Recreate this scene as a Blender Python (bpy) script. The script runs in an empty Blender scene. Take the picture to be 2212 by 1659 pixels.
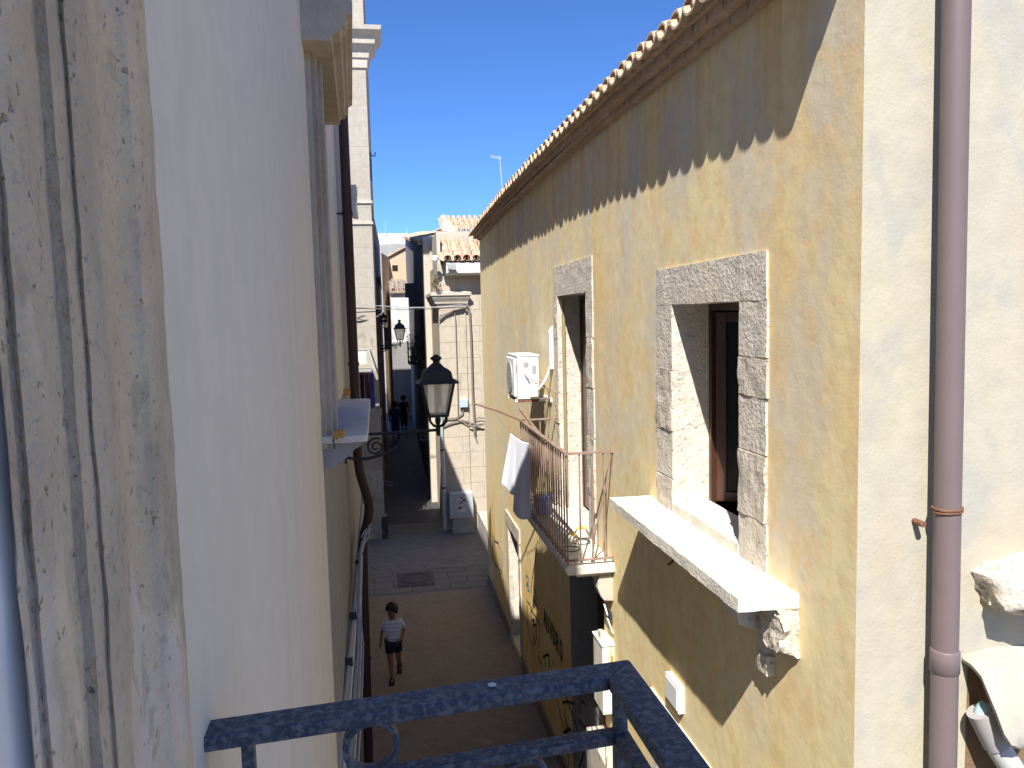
import bpy, math, random
from mathutils import Vector, Matrix, noise
random.seed(7)
sc = bpy.context.scene
COL = sc.collection
# ------------------------------------------------------------------ survey maths
# The street was surveyed from the photograph: world axes are x across the alley,
# y along it, z up; the eye stands 5.7 m above the paving on a first floor balcony.
F, CX, CY, EYE = 1661.0, 1106.0, 829.5, 5.7
_y = Vector(((830-CX)/F, (CY-690)/F, 1.0)).normalized()
_z = Vector((-.025, 1.0, 0)); _z.z = -(_z.x*_y.x+_z.y*_y.y)/_y.z; _z.normalize()
_x = _y.cross(_z); _x = -_x if _x.x < 0 else _x
def ray(px, py):
    d = Vector(((px-CX)/F, (CY-py)/F, 1.0))
    return Vector((_x.dot(d), _y.dot(d), _z.dot(d)))
def wx(px, py, X): d = ray(px, py); t = X/d.x; return Vector((X, d.y*t, EYE+d.z*t))
def wy(px, py, Y): d = ray(px, py); t = Y/d.y; return Vector((d.x*t, Y, EYE+d.z*t))
def wz(px, py, Z): d = ray(px, py); t = (Z-EYE)/d.z; return Vector((d.x*t, d.y*t, Z))
def LX(y): return -.31-.019*y                     # line of the left hand house fronts
# ------------------------------------------------------------------ materials
def lin(r, g, b):
    f = lambda c: c/12.92 if c <= .04045 else ((c+.055)/1.055)**2.4
    return (f(r/255), f(g/255), f(b/255), 1)
MATS = {}
def mat(name, base, layers=(), rough=.85, bump=.0, bscale=40., bdetail=4, metal=0., vary=.08, vscale=8., spec=.3,
        bumps=(), brick=None, emit=None, bdist=.02):
    """procedural surface: base colour, patches mixed in where stretched noise is high, fine variation, relief"""
    m = bpy.data.materials.new(name); m.use_nodes = True; MATS[name] = m
    nt = m.node_tree; N = nt.nodes; L = nt.links
    b = N['Principled BSDF']; b.inputs['Roughness'].default_value = rough
    b.inputs['Metallic'].default_value = metal
    b.inputs['Specular IOR Level'].default_value = spec
    tc = N.new('ShaderNodeTexCoord'); co = tc.outputs['Object']
    def nz(scale, stretch=(1, 1, 1), off=0., detail=5, dist=0., rg=.55):
        mp = N.new('ShaderNodeMapping'); mp.inputs['Scale'].default_value = stretch
        mp.inputs['Location'].default_value = (off, off*1.7, off*.6); L.new(co, mp.inputs['Vector'])
        n = N.new('ShaderNodeTexNoise'); n.inputs['Scale'].default_value = scale
        n.inputs['Detail'].default_value = detail; n.inputs['Distortion'].default_value = dist
        n.inputs['Roughness'].default_value = rg
        L.new(mp.outputs[0], n.inputs['Vector']); return n.outputs['Fac']
    def rng(v, a, c, lo=0., hi=1.):
        r = N.new('ShaderNodeMapRange'); r.interpolation_type = 'SMOOTHSTEP'
        r.inputs[1].default_value = a; r.inputs[2].default_value = c
        r.inputs[3].default_value = lo; r.inputs[4].default_value = hi
        L.new(v, r.inputs[0]); return r.outputs[0]
    def math_(op, a, c):
        n = N.new('ShaderNodeMath'); n.operation = op
        for i, v in enumerate((a, c)):
            if isinstance(v, (int, float)): n.inputs[i].default_value = v
            else: L.new(v, n.inputs[i])
        return n.outputs[0]
    def mix(fac, a, c, mode='MIX'):
        n = N.new('ShaderNodeMix'); n.data_type = 'RGBA'; n.blend_type = mode
        if isinstance(fac, (int, float)): n.inputs[0].default_value = fac
        else: L.new(fac, n.inputs[0])
        for i, v in ((6, a), (7, c)):
            if isinstance(v, tuple): n.inputs[i].default_value = v
            else: L.new(v, n.inputs[i])
        return n.outputs[2]
    cur = base
    sx = None
    heights = []
    if brick:
        bk = N.new('ShaderNodeTexBrick'); mp = N.new('ShaderNodeMapping')
        mp.inputs['Rotation'].default_value = brick.get('rot', (0, 0, 0)); L.new(co, mp.inputs['Vector'])
        nw = N.new('ShaderNodeTexNoise'); nw.inputs['Scale'].default_value = brick.get('ws', 2.); L.new(co, nw.inputs['Vector'])
        vm = N.new('ShaderNodeVectorMath'); vm.operation = 'SCALE'; vm.inputs['Scale'].default_value = brick.get('warp', .03)
        L.new(nw.outputs['Color'], vm.inputs[0])
        va = N.new('ShaderNodeVectorMath'); va.operation = 'ADD'; L.new(mp.outputs[0], va.inputs[0]); L.new(vm.outputs[0], va.inputs[1])
        L.new(va.outputs[0], bk.inputs['Vector'])
        bk.inputs['Color1'].default_value = base; bk.inputs['Color2'].default_value = brick['c2']
        bk.inputs['Mortar'].default_value = brick['mortar']; bk.inputs['Scale'].default_value = 1
        bk.inputs['Mortar Size'].default_value = brick.get('ms', .01); bk.inputs['Mortar Smooth'].default_value = .3
        bk.inputs['Brick Width'].default_value = brick['w']; bk.inputs['Row Height'].default_value = brick['h']
        cur = bk.outputs['Color']; heights.append((bk.outputs['Fac'], brick.get('bump', -.4)))
    for l in layers:
        f = rng(nz(l['s'], l.get('st', (1, 1, 1)), l.get('off', 0.), l.get('d', 5), l.get('dist', 0.)), l['a'], l['b'])
        if 'band' in l:               # only within a range of one axis (a stain with a place of its own)
            ax, p0, p1 = l['band']
            sp = N.new('ShaderNodeSeparateXYZ'); L.new(co, sp.inputs[0])
            f = math_('MULTIPLY', f, rng(sp.outputs['XYZ'.index(ax)], p0, p1))
        if 'band2' in l:
            ax, p0, p1 = l['band2']
            sp = N.new('ShaderNodeSeparateXYZ'); L.new(co, sp.inputs[0])
            f = math_('MULTIPLY', f, rng(sp.outputs['XYZ'.index(ax)], p0, p1))
        if 'ball' in l:
            c, r0, r1 = l['ball']
            vs = N.new('ShaderNodeVectorMath'); vs.operation = 'DISTANCE'; L.new(co, vs.inputs[0]); vs.inputs[1].default_value = c
            f = math_('MULTIPLY', f, rng(vs.outputs['Value'], r1, r0))
        f = math_('MULTIPLY', f, l.get('f', 1.))
        cur = mix(f, cur, l['c'])
        if l.get('h'): heights.append((f, l['h']))
    if vary:
        v = rng(nz(vscale, off=3.1, detail=8), .25, .75, 1-vary, 1+vary)
        cb = N.new('ShaderNodeCombineColor')
        for i in range(3): L.new(v, cb.inputs[i])
        cur = mix(1., cur, cb.outputs[0], 'MULTIPLY')
    if isinstance(cur, tuple): b.inputs['Base Color'].default_value = cur
    else: L.new(cur, b.inputs['Base Color'])
    if bump: heights.append((nz(bscale, off=1.3, detail=bdetail), bump))
    for (s, st, h) in bumps: heights.append((nz(s, st, off=5.2, detail=5), h))
    if heights:
        tot = None
        for hsock, w in heights:
            t = math_('MULTIPLY', hsock, w); tot = t if tot is None else math_('ADD', tot, t)
        bp = N.new('ShaderNodeBump'); bp.inputs['Strength'].default_value = 1; bp.inputs['Distance'].default_value = bdist
        L.new(tot, bp.inputs['Height']); L.new(bp.outputs[0], b.inputs['Normal'])
    return m
def glass_mat(name, col, keep):
    m = bpy.data.materials.new(name); m.use_nodes = True; nt = m.node_tree; N = nt.nodes; L = nt.links
    out = N['Material Output']; N.remove(N['Principled BSDF'])
    t = N.new('ShaderNodeBsdfTransparent'); d = N.new('ShaderNodeBsdfTranslucent'); d.inputs[0].default_value = col
    d2 = N.new('ShaderNodeBsdfDiffuse'); d2.inputs[0].default_value = col
    g = N.new('ShaderNodeBsdfGlossy'); g.inputs['Roughness'].default_value = .1
    a = N.new('ShaderNodeMixShader'); a.inputs[0].default_value = .5; L.new(d.outputs[0], a.inputs[1]); L.new(d2.outputs[0], a.inputs[2])
    a2 = N.new('ShaderNodeMixShader'); a2.inputs[0].default_value = .12; L.new(a.outputs[0], a2.inputs[1]); L.new(g.outputs[0], a2.inputs[2])
    tc = N.new('ShaderNodeTexCoord'); n = N.new('ShaderNodeTexNoise'); n.inputs['Scale'].default_value = 9; L.new(tc.outputs['Object'], n.inputs[0])
    r = N.new('ShaderNodeMapRange'); r.inputs[3].default_value = keep-.12; r.inputs[4].default_value = keep+.12; L.new(n.outputs[0], r.inputs[0])
    a3 = N.new('ShaderNodeMixShader'); L.new(r.outputs[0], a3.inputs[0]); L.new(a2.outputs[0], a3.inputs[1]); L.new(t.outputs[0], a3.inputs[2])
    L.new(a3.outputs[0], out.inputs[0]); return m

V1 = (1, .9, .16)       # patches drawn out vertically
yellow = mat('ochre_plaster', (.81, .685, .395, 1), [
    dict(s=.55, st=(1, 1, .6), a=.40, b=.66, c=(.75, .675, .50, 1), f=.6, off=2, d=3),
    dict(s=.75, st=(1, 1, .6), a=.46, b=.74, c=(.82, .61, .28, 1), f=.85, off=9, d=3),
    dict(s=1.6, st=(1, 1, .35), a=.46, b=.76, c=(.77, .58, .29, 1), f=.5, off=14, d=4),
    dict(s=1.3, st=(1, 1, .45), a=.50, b=.74, c=(.69, .64, .53, 1), f=.55, off=21, d=4),
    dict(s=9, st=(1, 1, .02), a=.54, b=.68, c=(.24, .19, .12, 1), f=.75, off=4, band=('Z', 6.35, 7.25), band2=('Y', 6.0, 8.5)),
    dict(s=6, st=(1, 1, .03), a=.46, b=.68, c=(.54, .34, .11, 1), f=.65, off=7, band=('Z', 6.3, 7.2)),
    dict(s=3, st=(1, 1, .12), a=.36, b=.66, c=(.74, .43, .12, 1), f=.8, off=17, ball=((2, 3.40, 7.0), .15, .85)),
    dict(s=2.5, st=(1, 1, .5), a=.34, b=.66, c=(.80, .50, .23, 1), f=.75, off=19, ball=((2, 3.42, 4.5), .05, .5)),
    dict(s=2.5, st=(1, 1, .5), a=.34, b=.66, c=(.74, .46, .17, 1), f=.6, off=23, ball=((2, 5.62, 4.5), .05, .4)),
    dict(s=2.5, st=(1, 1, .4), a=.34, b=.66, c=(.70, .42, .14, 1), f=.65, off=29, ball=((2, 3.1, 3.3), .05, .45)),
    dict(s=2, st=(1, 1, .4), a=.32, b=.62, c=(.74, .47, .12, 1), f=.8, off=27, band=('Z', 2.6, 1.2)),
    dict(s=2.2, st=(1, 1, .45), a=.42, b=.62, c=(.62, .58, .51, 1), f=.6, off=41, d=4, band=('Y', 4.7, 3.6), band2=('Z', 4.0, 4.6)),
    dict(s=6, st=(1, 1, .6), a=.50, b=.60, c=(.77, .55, .27, 1), f=.5, off=47, d=6, band=('Y', 4.0, 3.6)),
    dict(s=9, st=(1, 1, .5), a=.46, b=.52, c=(.50, .48, .47, 1), f=.8, off=61, d=6, h=-.06, ball=((2, 3.50, 4.95), .12, .55)),
    dict(s=9, st=(1, 1, .8), a=.30, b=.33, c=(.48, .465, .455, 1), f=.9, off=51, h=-.06, ball=((2, 3.31, 4.21), .06, .13)),
    dict(s=9, st=(1, 1, .8), a=.30, b=.33, c=(.48, .465, .455, 1), f=.9, off=55, h=-.06, ball=((2, 3.30, 4.08), .05, .11)),
    dict(s=9, st=(1, 1, .06), a=.3, b=.55, c=(.20, .15, .09, 1), f=.8, off=8, ball=((2, 4.40, 3.56), .02, .16)),
], rough=.95, bump=.03, bscale=60, bdetail=4, vary=.06, vscale=10, spec=.1,
    bumps=((3, (1, 1, .8), .26), (12, (1, .6, 1.2), .05)), bdist=.03)
limewash = mat('cream_limewash', (.465, .428, .325, 1), [
    dict(s=1.3, st=(1, 1, .5), a=.42, b=.62, c=(.44, .41, .335, 1), f=.9, off=1),
    dict(s=3.5, st=(1, 1, .7), a=.52, b=.66, c=(.375, .365, .335, 1), f=.6, off=6, dist=.5),
    dict(s=2.2, st=(1, 1, .4), a=.54, b=.70, c=(.46, .39, .29, 1), f=.6, off=12),
    dict(s=2.6, st=(1, 1, .5), a=.56, b=.66, c=(.375, .365, .325, 1), f=.5, off=22),
    dict(s=40, a=.68, b=.73, c=(.24, .21, .17, 1), f=.4, off=3)],
    rough=.95, bump=.10, bscale=60, vary=.05, spec=.1, bumps=((6, (1, 1, 1), .22),))
stone = mat('weathered_limestone', (0.638, 0.582, 0.504, 1), [
    dict(s=6, a=.5, b=.68, c=(0.538, 0.504, 0.459, 1), f=.7), dict(s=3, a=.55, b=.7, c=(0.694, 0.594, 0.459, 1), f=.6, off=4),
    dict(s=38, a=.62, b=.7, c=(0.336, 0.291, 0.235, 1), f=.55, off=8, h=-.5)],
    rough=.95, bump=.5, bscale=45, bdetail=8, spec=.1, bumps=((12, (1, 1, 1), .6),), bdist=.02)
pitted = mat('pitted_limestone', (.60, .54, .46, 1), [
    dict(s=30, a=.56, b=.66, c=(.30, .25, .19, 1), f=.38, off=8, h=-.45), dict(s=4, a=.5, b=.7, c=(.52, .485, .44, 1), f=.5)],
    rough=.95, bump=.45, bscale=55, bdetail=7, spec=.1, bdist=.022)
ledge_m = mat('sunlit_ledge_stone', (.70, .66, .58, 1), [
    dict(s=12, a=.58, b=.72, c=(.55, .50, .42, 1), f=.5), dict(s=60, a=.68, b=.73, c=(.3, .27, .2, 1), f=.5, off=5)],
    rough=.95, bump=.4, bscale=50, spec=.1)
whitewall = mat('smooth_white_render', (0.704, 0.668, 0.564, 1), [
    dict(s=.7, st=(1, 1, .25), a=.45, b=.7, c=(0.730, 0.668, 0.528, 1), f=.7),
    dict(s=5, st=(1, 1, .05), a=.5, b=.75, c=(0.629, 0.584, 0.473, 1), f=.45, off=5),
    dict(s=1.2, st=(1, 1, .3), a=.45, b=.65, c=(.70, .66, .57, 1), f=.4, off=8)],
    rough=.9, bump=.06, bscale=40, vary=.035, spec=.15, bumps=((5, (1, 1, .6), .12),))
beige = mat('beige_render', (0.297, 0.302, 0.310, 1), [
    dict(s=3, st=(1, 1, .3), a=.45, b=.68, c=(0.258, 0.246, 0.234, 1), f=.6), dict(s=6, st=(1, 1, .1), a=.55, b=.75, c=(0.201, 0.199, 0.206, 1), f=.5, off=4)],
    rough=.95, bump=.2, bscale=40, spec=.1)
surround_m = mat('grey_moulding_stone', (.46, .41, .34, 1), [
    dict(s=5, st=(1, 1, .15), a=.45, b=.68, c=(.36, .31, .25, 1), f=.7), dict(s=4, st=(1, 1, .3), a=.55, b=.72, c=(.56, .50, .42, 1), f=.6, off=5),
    dict(s=9, st=(1, 1, .1), a=.56, b=.72, c=(.40, .24, .09, 1), f=.4, off=11)],
    rough=.95, bump=.4, bscale=60, bdetail=7, spec=.1)
jamb_m = mat('patched_door_stone', (0.550, 0.478, 0.366, 1), [
    dict(s=1.4, st=(1, 1, .6), a=.45, b=.56, c=(0.638, 0.525, 0.370, 1), f=.8, off=2),
    dict(s=5, st=(1, 1, .7), a=.46, b=.66, c=(0.440, 0.378, 0.285, 1), f=.6, off=18),
    dict(s=1.7, st=(1, 1, .5), a=.53, b=.57, c=(0.748, 0.640, 0.484, 1), f=.75, off=6, dist=.6),
    dict(s=2.6, st=(1, 1, .6), a=.55, b=.62, c=(0.660, 0.619, 0.570, 1), f=.7, off=13, dist=.4),
    dict(s=24, a=.55, b=.68, c=(0.374, 0.315, 0.237, 1), f=.5, off=23, h=-.1),
    dict(s=80, a=.64, b=.70, c=(0.264, 0.210, 0.152, 1), f=.5, off=8, h=-.3)],
    rough=.95, bump=.35, bscale=90, bdetail=8, spec=.1, bumps=((14, (1, 1, .7), .4),))
frame_w = mat('white_door_paint', (.72, .74, .74, 1), [dict(s=3, st=(1, 1, .2), a=.5, b=.8, c=(.66, .68, .7, 1), f=.5)], rough=.45, vary=.02)
pane_b = mat('pale_blue_pane', (.30, .40, .52, 1), rough=.2, vary=.03, spec=.6)
cream = mat('cream_ashlar', (0.484, 0.429, 0.343, 1), [
    dict(s=1.4, st=(1, 1, .6), a=.48, b=.68, c=(0.437, 0.398, 0.343, 1), f=.7), dict(s=6, st=(1, 1, .12), a=.58, b=.75, c=(0.312, 0.257, 0.195, 1), f=.5, off=4)],
    rough=.95, bump=.2, bscale=20, spec=.1, brick=dict(c2=(0.468, 0.413, 0.335, 1), mortar=(0.390, 0.335, 0.257, 1), w=1.1, h=.42, ms=.008, rot=(math.pi/2, 0, 0), bump=-.3, warp=.02))
cream2 = mat('pale_cream_stone', (0.515, 0.468, 0.398, 1), [dict(s=2, a=.5, b=.7, c=(0.452, 0.413, 0.359, 1), f=.6), dict(s=9, st=(1, 1, .2), a=.6, b=.75, c=(0.281, 0.234, 0.172, 1), f=.5, off=4)], rough=.95, bump=.2, bscale=25, spec=.1)
tower_m = mat('pale_tower_stone', (0.406, 0.374, 0.322, 1), [
    dict(s=1.2, st=(1, 1, .6), a=.5, b=.68, c=(0.364, 0.322, 0.259, 1), f=.7),
    dict(s=7, st=(1, 1, .4), a=.56, b=.68, c=(0.231, 0.203, 0.168, 1), f=.6, off=5, band=('Z', 7.6, 5.6)),
    dict(s=2, a=.4, b=.6, c=(0.280, 0.231, 0.168, 1), f=.6, off=9, band=('Z', 4.6, 2.2))],
    rough=.95, bump=.25, bscale=30, spec=.1, brick=dict(c2=(0.399, 0.357, 0.294, 1), mortar=(.365, .33, .275, 1), w=1.3, h=.5, ms=.008, rot=(math.pi/2, 0, 0), bump=-.1, warp=.02))
darkwall = mat('grimy_shade_grey_render', (.26, .25, .24, 1), [dict(s=1.5, st=(1, 1, .3), a=.45, b=.7, c=(.16, .15, .145, 1), f=.8)], rough=.95, bump=.2, spec=.1)  # also carries the shade painted low on the white end house
peach = mat('peach_render', (0.561, 0.425, 0.306, 1), [dict(s=.8, a=.5, b=.7, c=(0.544, 0.476, 0.408, 1), f=.7), dict(s=2, st=(1, 1, .3), a=.58, b=.7, c=(0.425, 0.357, 0.281, 1), f=.6, off=3)], rough=.95, spec=.1)
whitish = mat('mottled_white_wall', (.62, .61, .58, 1), [dict(s=2.5, a=.5, b=.62, c=(.38, .37, .35, 1), f=.7)], rough=.95, spec=.1)
whitepanel = mat('white_roof_panel', (.80, .81, .82, 1), rough=.6, vary=.02)
concrete = mat('rooftop_concrete', (.33, .33, .32, 1), [dict(s=2, a=.5, b=.65, c=(.45, .42, .38, 1), f=.7)], rough=.95, spec=.1)
tile_m = mat('terracotta_tile', (0.515, 0.343, 0.235, 1), [
    dict(s=3.5, a=.45, b=.6, c=(0.542, 0.464, 0.332, 1), f=.8), dict(s=5, a=.56, b=.66, c=(0.411, 0.243, 0.178, 1), f=.7, off=5), dict(s=20, a=.6, b=.72, c=(0.309, 0.299, 0.255, 1), f=.4, off=2)],
    rough=.9, bump=.2, bscale=50, spec=.15)
tile_e = mat('weathered_eave_tile', (0.540, 0.402, 0.294, 1), [
    dict(s=5, a=.45, b=.62, c=(0.483, 0.360, 0.252, 1), f=.8), dict(s=9, a=.54, b=.68, c=(0.632, 0.552, 0.444, 1), f=.6, off=5), dict(s=14, a=.6, b=.7, c=(0.276, 0.204, 0.144, 1), f=.5, off=9)],
    rough=.95, bump=.3, bscale=60, spec=.1)
brown_p = mat('brown_pipe_paint', (.062, .030, .024, 1), [dict(s=3, st=(1, 1, .2), a=.5, b=.7, c=(.085, .040, .028, 1), f=.6)], rough=.5)
mauve = mat('mauve_grey_pvc', (0.170, 0.132, 0.132, 1), [dict(s=4, st=(1, 1, .1), a=.5, b=.75, c=(0.150, 0.120, 0.126, 1), f=.6), dict(s=30, a=.73, b=.76, c=(0.069, 0.045, 0.045, 1), f=.6, off=3)], rough=.5, vary=.03, spec=.35)
rust = mat('rusty_steel', (.17, .075, .045, 1), [dict(s=20, a=.45, b=.6, c=(.24, .12, .07, 1), f=.7)], rough=.85, bump=.2, bscale=80)
railrust = mat('faded_brown_railing_paint', (.25, .165, .13, 1), [dict(s=14, st=(1, 1, .4), a=.45, b=.6, c=(.32, .26, .225, 1), f=.7), dict(s=25, a=.6, b=.7, c=(.14, .07, .04, 1), f=.6, off=3)], rough=.7, bump=.1, bscale=90)
bluerail = mat('blue_grey_railing_paint', (.058, .072, .105, 1), [
    dict(s=70, a=.46, b=.60, c=(.17, .185, .20, 1), f=.75), dict(s=30, a=.52, b=.66, c=(.15, .16, .17, 1), f=.5, off=5), dict(s=120, a=.56, b=.64, c=(.03, .04, .065, 1), f=.6, off=2), dict(s=180, a=.66, b=.72, c=(.35, .35, .34, 1), f=.5, off=9)],
    rough=.6, bump=.35, bscale=160, bdetail=3, spec=.35, vary=.12, vscale=60, bdist=.004)
whitepaint = mat('white_plastic', (.76, .77, .75, 1), [dict(s=3, a=.55, b=.75, c=(.68, .67, .62, 1), f=.5)], rough=.45, vary=.02)
acwhite = mat('white_casing_enamel', (.72, .74, .72, 1), rough=.4, vary=.02)
acgrey = mat('grey_grille_plastic', (.33, .35, .36, 1), rough=.5)
dark = mat('dark_gap', (.018, .016, .015, 1), rough=.9)
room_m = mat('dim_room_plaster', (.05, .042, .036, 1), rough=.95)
wood_d = mat('dark_brown_joinery', (.055, .024, .016, 1), [dict(s=8, st=(1, 1, .05), a=.5, b=.7, c=(.09, .035, .02, 1), f=.6)], rough=.35, spec=.5)
wood_y = mat('yellow_timber', (.48, .27, .07, 1), [dict(s=12, st=(1, 1, .2), a=.5, b=.7, c=(.36, .19, .05, 1), f=.7)], rough=.8)
wood_s = mat('weathered_stick_wood', (.23, .155, .105, 1), [dict(s=20, a=.5, b=.7, c=(.12, .075, .05, 1), f=.7)], rough=.9, bump=.2, bscale=70)
olive = mat('olive_painted_rod', (.30, .25, .13, 1), rough=.6)
cloth_m = mat('white_cotton', (.72, .74, .82, 1), [dict(s=3, a=.5, b=.8, c=(.66, .68, .77, 1), f=.4)], rough=.95, bump=.1, bscale=200, vary=.02)
bluebucket = mat('blue_bucket_plastic', (.13, .16, .38, 1), rough=.5)
marble = mat('pale_marble', (0.594, 0.575, 0.540, 1), [dict(s=5, st=(1, .4, 1), a=.52, b=.64, c=(0.477, 0.450, 0.414, 1), f=.6, dist=.8), dict(s=2, a=.56, b=.7, c=(0.530, 0.490, 0.423, 1), f=.5, off=3)], rough=.55, vary=.03)
iron = mat('black_wrought_iron', (.028, .030, .036, 1), [dict(s=30, a=.5, b=.7, c=(.055, .056, .065, 1), f=.6)], rough=.55, bump=.1, bscale=120)
lampglass = glass_mat('dusty_lantern_glass', (.78, .76, .70, 1), .42)
greymetal = mat('galvanised_grey', (.42, .45, .48, 1), [dict(s=4, a=.5, b=.7, c=(.36, .38, .41, 1), f=.6)], rough=.5)
bluebox = mat('pale_blue_box_plastic', (.42, .52, .60, 1), rough=.5)
cable_g = mat('grey_cable_sheath', (.33, .34, .36, 1), rough=.6)
cable_w = mat('white_cable_sheath', (.55, .56, .57, 1), rough=.6)
cable_b = mat('bluish_cable_sheath', (.22, .27, .36, 1), rough=.6)
cable_t = mat('dusty_twisted_cable', (.20, .175, .15, 1), rough=.8)
copperg = mat('verdigris_pipe', (.40, .47, .41, 1), [dict(s=3, st=(1, 1, .3), a=.5, b=.65, c=(.55, .53, .47, 1), f=.7)], rough=.6)
pvc_w = mat('grey_white_pvc', (.52, .52, .50, 1), rough=.5)
pvc_c = mat('grey_pvc_collar', (.36, .34, .34, 1), rough=.5)
teal = mat('pale_teal_plastic_bag', (.42, .62, .62, 1), [dict(s=14, a=.45, b=.6, c=(.13, .33, .36, 1), f=.8)], rough=.4, bump=.5, bscale=20)
skin = mat('tanned_skin', (.27, .125, .075, 1), rough=.6, vary=.04)
hair_m = mat('dark_brown_hair', (.022, .014, .010, 1), [dict(s=40, st=(1, 1, .2), a=.5, b=.7, c=(.05, .03, .02, 1), f=.6)], rough=.6, bump=.8, bscale=60)
shorts_m = mat('dark_navy_cotton', (.020, .022, .034, 1), rough=.95)
sandal_m = mat('black_sandal', (.016, .014, .013, 1), rough=.7)
eye_m = mat('dark_eye', (.02, .015, .012, 1), rough=.2)
shirt_m = mat('pale_striped_cotton', (.56, .58, .66, 1), [dict(s=.001, a=0, b=.1, c=(.56, .58, .66, 1), f=0)], rough=.95)
def stripes():
    nt = shirt_m.node_tree; N = nt.nodes; L = nt.links; b = N['Principled BSDF']
    tc = N.new('ShaderNodeTexCoord'); w = N.new('ShaderNodeTexWave'); w.bands_direction = 'Z'; w.inputs['Scale'].default_value = 5.2; w.inputs['Distortion'].default_value = .6
    L.new(tc.outputs['Object'], w.inputs[0]); r = N.new('ShaderNodeValToRGB')
    r.color_ramp.elements[0].position = .62; r.color_ramp.elements[0].color = (.50, .53, .61, 1)
    r.color_ramp.elements[1].position = .78; r.color_ramp.elements[1].color = (.70, .71, .78, 1)
    L.new(w.outputs['Fac'], r.inputs[0]); L.new(r.outputs[0], b.inputs['Base Color'])
stripes()
blackcloth = mat('black_cloth', (.012, .012, .014, 1), rough=.95)
greycloth = mat('blue_grey_cloth', (.08, .09, .12, 1), rough=.95)
redcloth = mat('dark_red_cloth', (.12, .02, .025, 1), rough=.95)
navycloth = mat('navy_cloth', (.035, .05, .15, 1), rough=.95)
leaf_m = mat('sunlit_leaf', (.085, .13, .03, 1), [dict(s=6, a=.45, b=.6, c=(.05, .085, .02, 1), f=.8)], rough=.7)
dryleaf = mat('dry_weed', (.22, .19, .10, 1), [dict(s=9, a=.45, b=.6, c=(.12, .12, .06, 1), f=.8)], rough=.9)
spray_b = mat('blue_spray_paint', (.06, .22, .40, 1), rough=.8)
spray_k = mat('black_spray_paint', (.022, .020, .018, 1), rough=.8)
spray_g = mat('green_spray_paint', (.035, .060, .022, 1), rough=.8)
street_m = mat('worn_street_slab', (0.242, 0.199, 0.165, 1), [
    dict(s=1.2, a=.5, b=.65, c=(0.205, 0.169, 0.146, 1), f=.7), dict(s=4, a=.58, b=.72, c=(0.298, 0.257, 0.201, 1), f=.6, off=4), dict(s=14, st=(1, .6, 1), a=.63, b=.72, c=(0.349, 0.308, 0.251, 1), f=.5, off=7), dict(s=8, a=.62, b=.72, c=(0.122, 0.103, 0.091, 1), f=.5, off=9)],
    rough=.8, bump=.25, bscale=20, spec=.2)
paving_m = mat('old_stone_paving', (0.203, 0.180, 0.156, 1), [
    dict(s=3, a=.5, b=.65, c=(0.144, 0.135, 0.125, 1), f=.7), dict(s=8, st=(1, .5, 1), a=.6, b=.7, c=(0.054, 0.050, 0.048, 1), f=.7, off=5)],
    rough=.65, bump=.3, bscale=20, spec=.3, brick=dict(c2=(0.171, 0.152, 0.138, 1), mortar=(0.297, 0.270, 0.224, 1), w=.95, h=.5, ms=.014, rot=(0, 0, math.radians(38)), bump=-.5, warp=.12, ws=1.5))
band_m = mat('paving_border_stone', (0.198, 0.175, 0.151, 1), [dict(s=3, a=.5, b=.65, c=(0.152, 0.140, 0.125, 1), f=.7)],
    rough=.7, bump=.3, bscale=20, spec=.3, brick=dict(c2=(0.171, 0.152, 0.134, 1), mortar=(0.090, 0.081, 0.070, 1), w=.8, h=.36, ms=.012, bump=-.5, warp=.06))
basalt = mat('dark_lava_paving', (.060, .062, .072, 1), [dict(s=2, a=.5, b=.65, c=(.085, .08, .08, 1), f=.7)],
    rough=.6, bump=.3, bscale=20, brick=dict(c2=(.05, .052, .06, 1), mortar=(.03, .03, .032, 1), w=.6, h=.35, ms=.012, bump=-.5, warp=.05))
earth = mat('town_ground', (.22, .19, .16, 1), rough=.95)
cast = mat('cast_iron_cover', (.085, .078, .078, 1), [dict(s=25, a=.5, b=.6, c=(.13, .12, .115, 1), f=.6)], rough=.6, metal=.3, bump=.4, bscale=60)
sticker = mat('white_sticker', (.62, .62, .60, 1), [dict(s=30, a=.56, b=.62, c=(.35, .35, .36, 1), f=.6)], rough=.6)
ink = mat('dark_ink', (.03, .03, .07, 1), rough=.7)
redmark = mat('red_label', (.35, .05, .06, 1), rough=.5)
droppings = mat('white_bird_dropping', (.62, .62, .60, 1), rough=.9)

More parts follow.
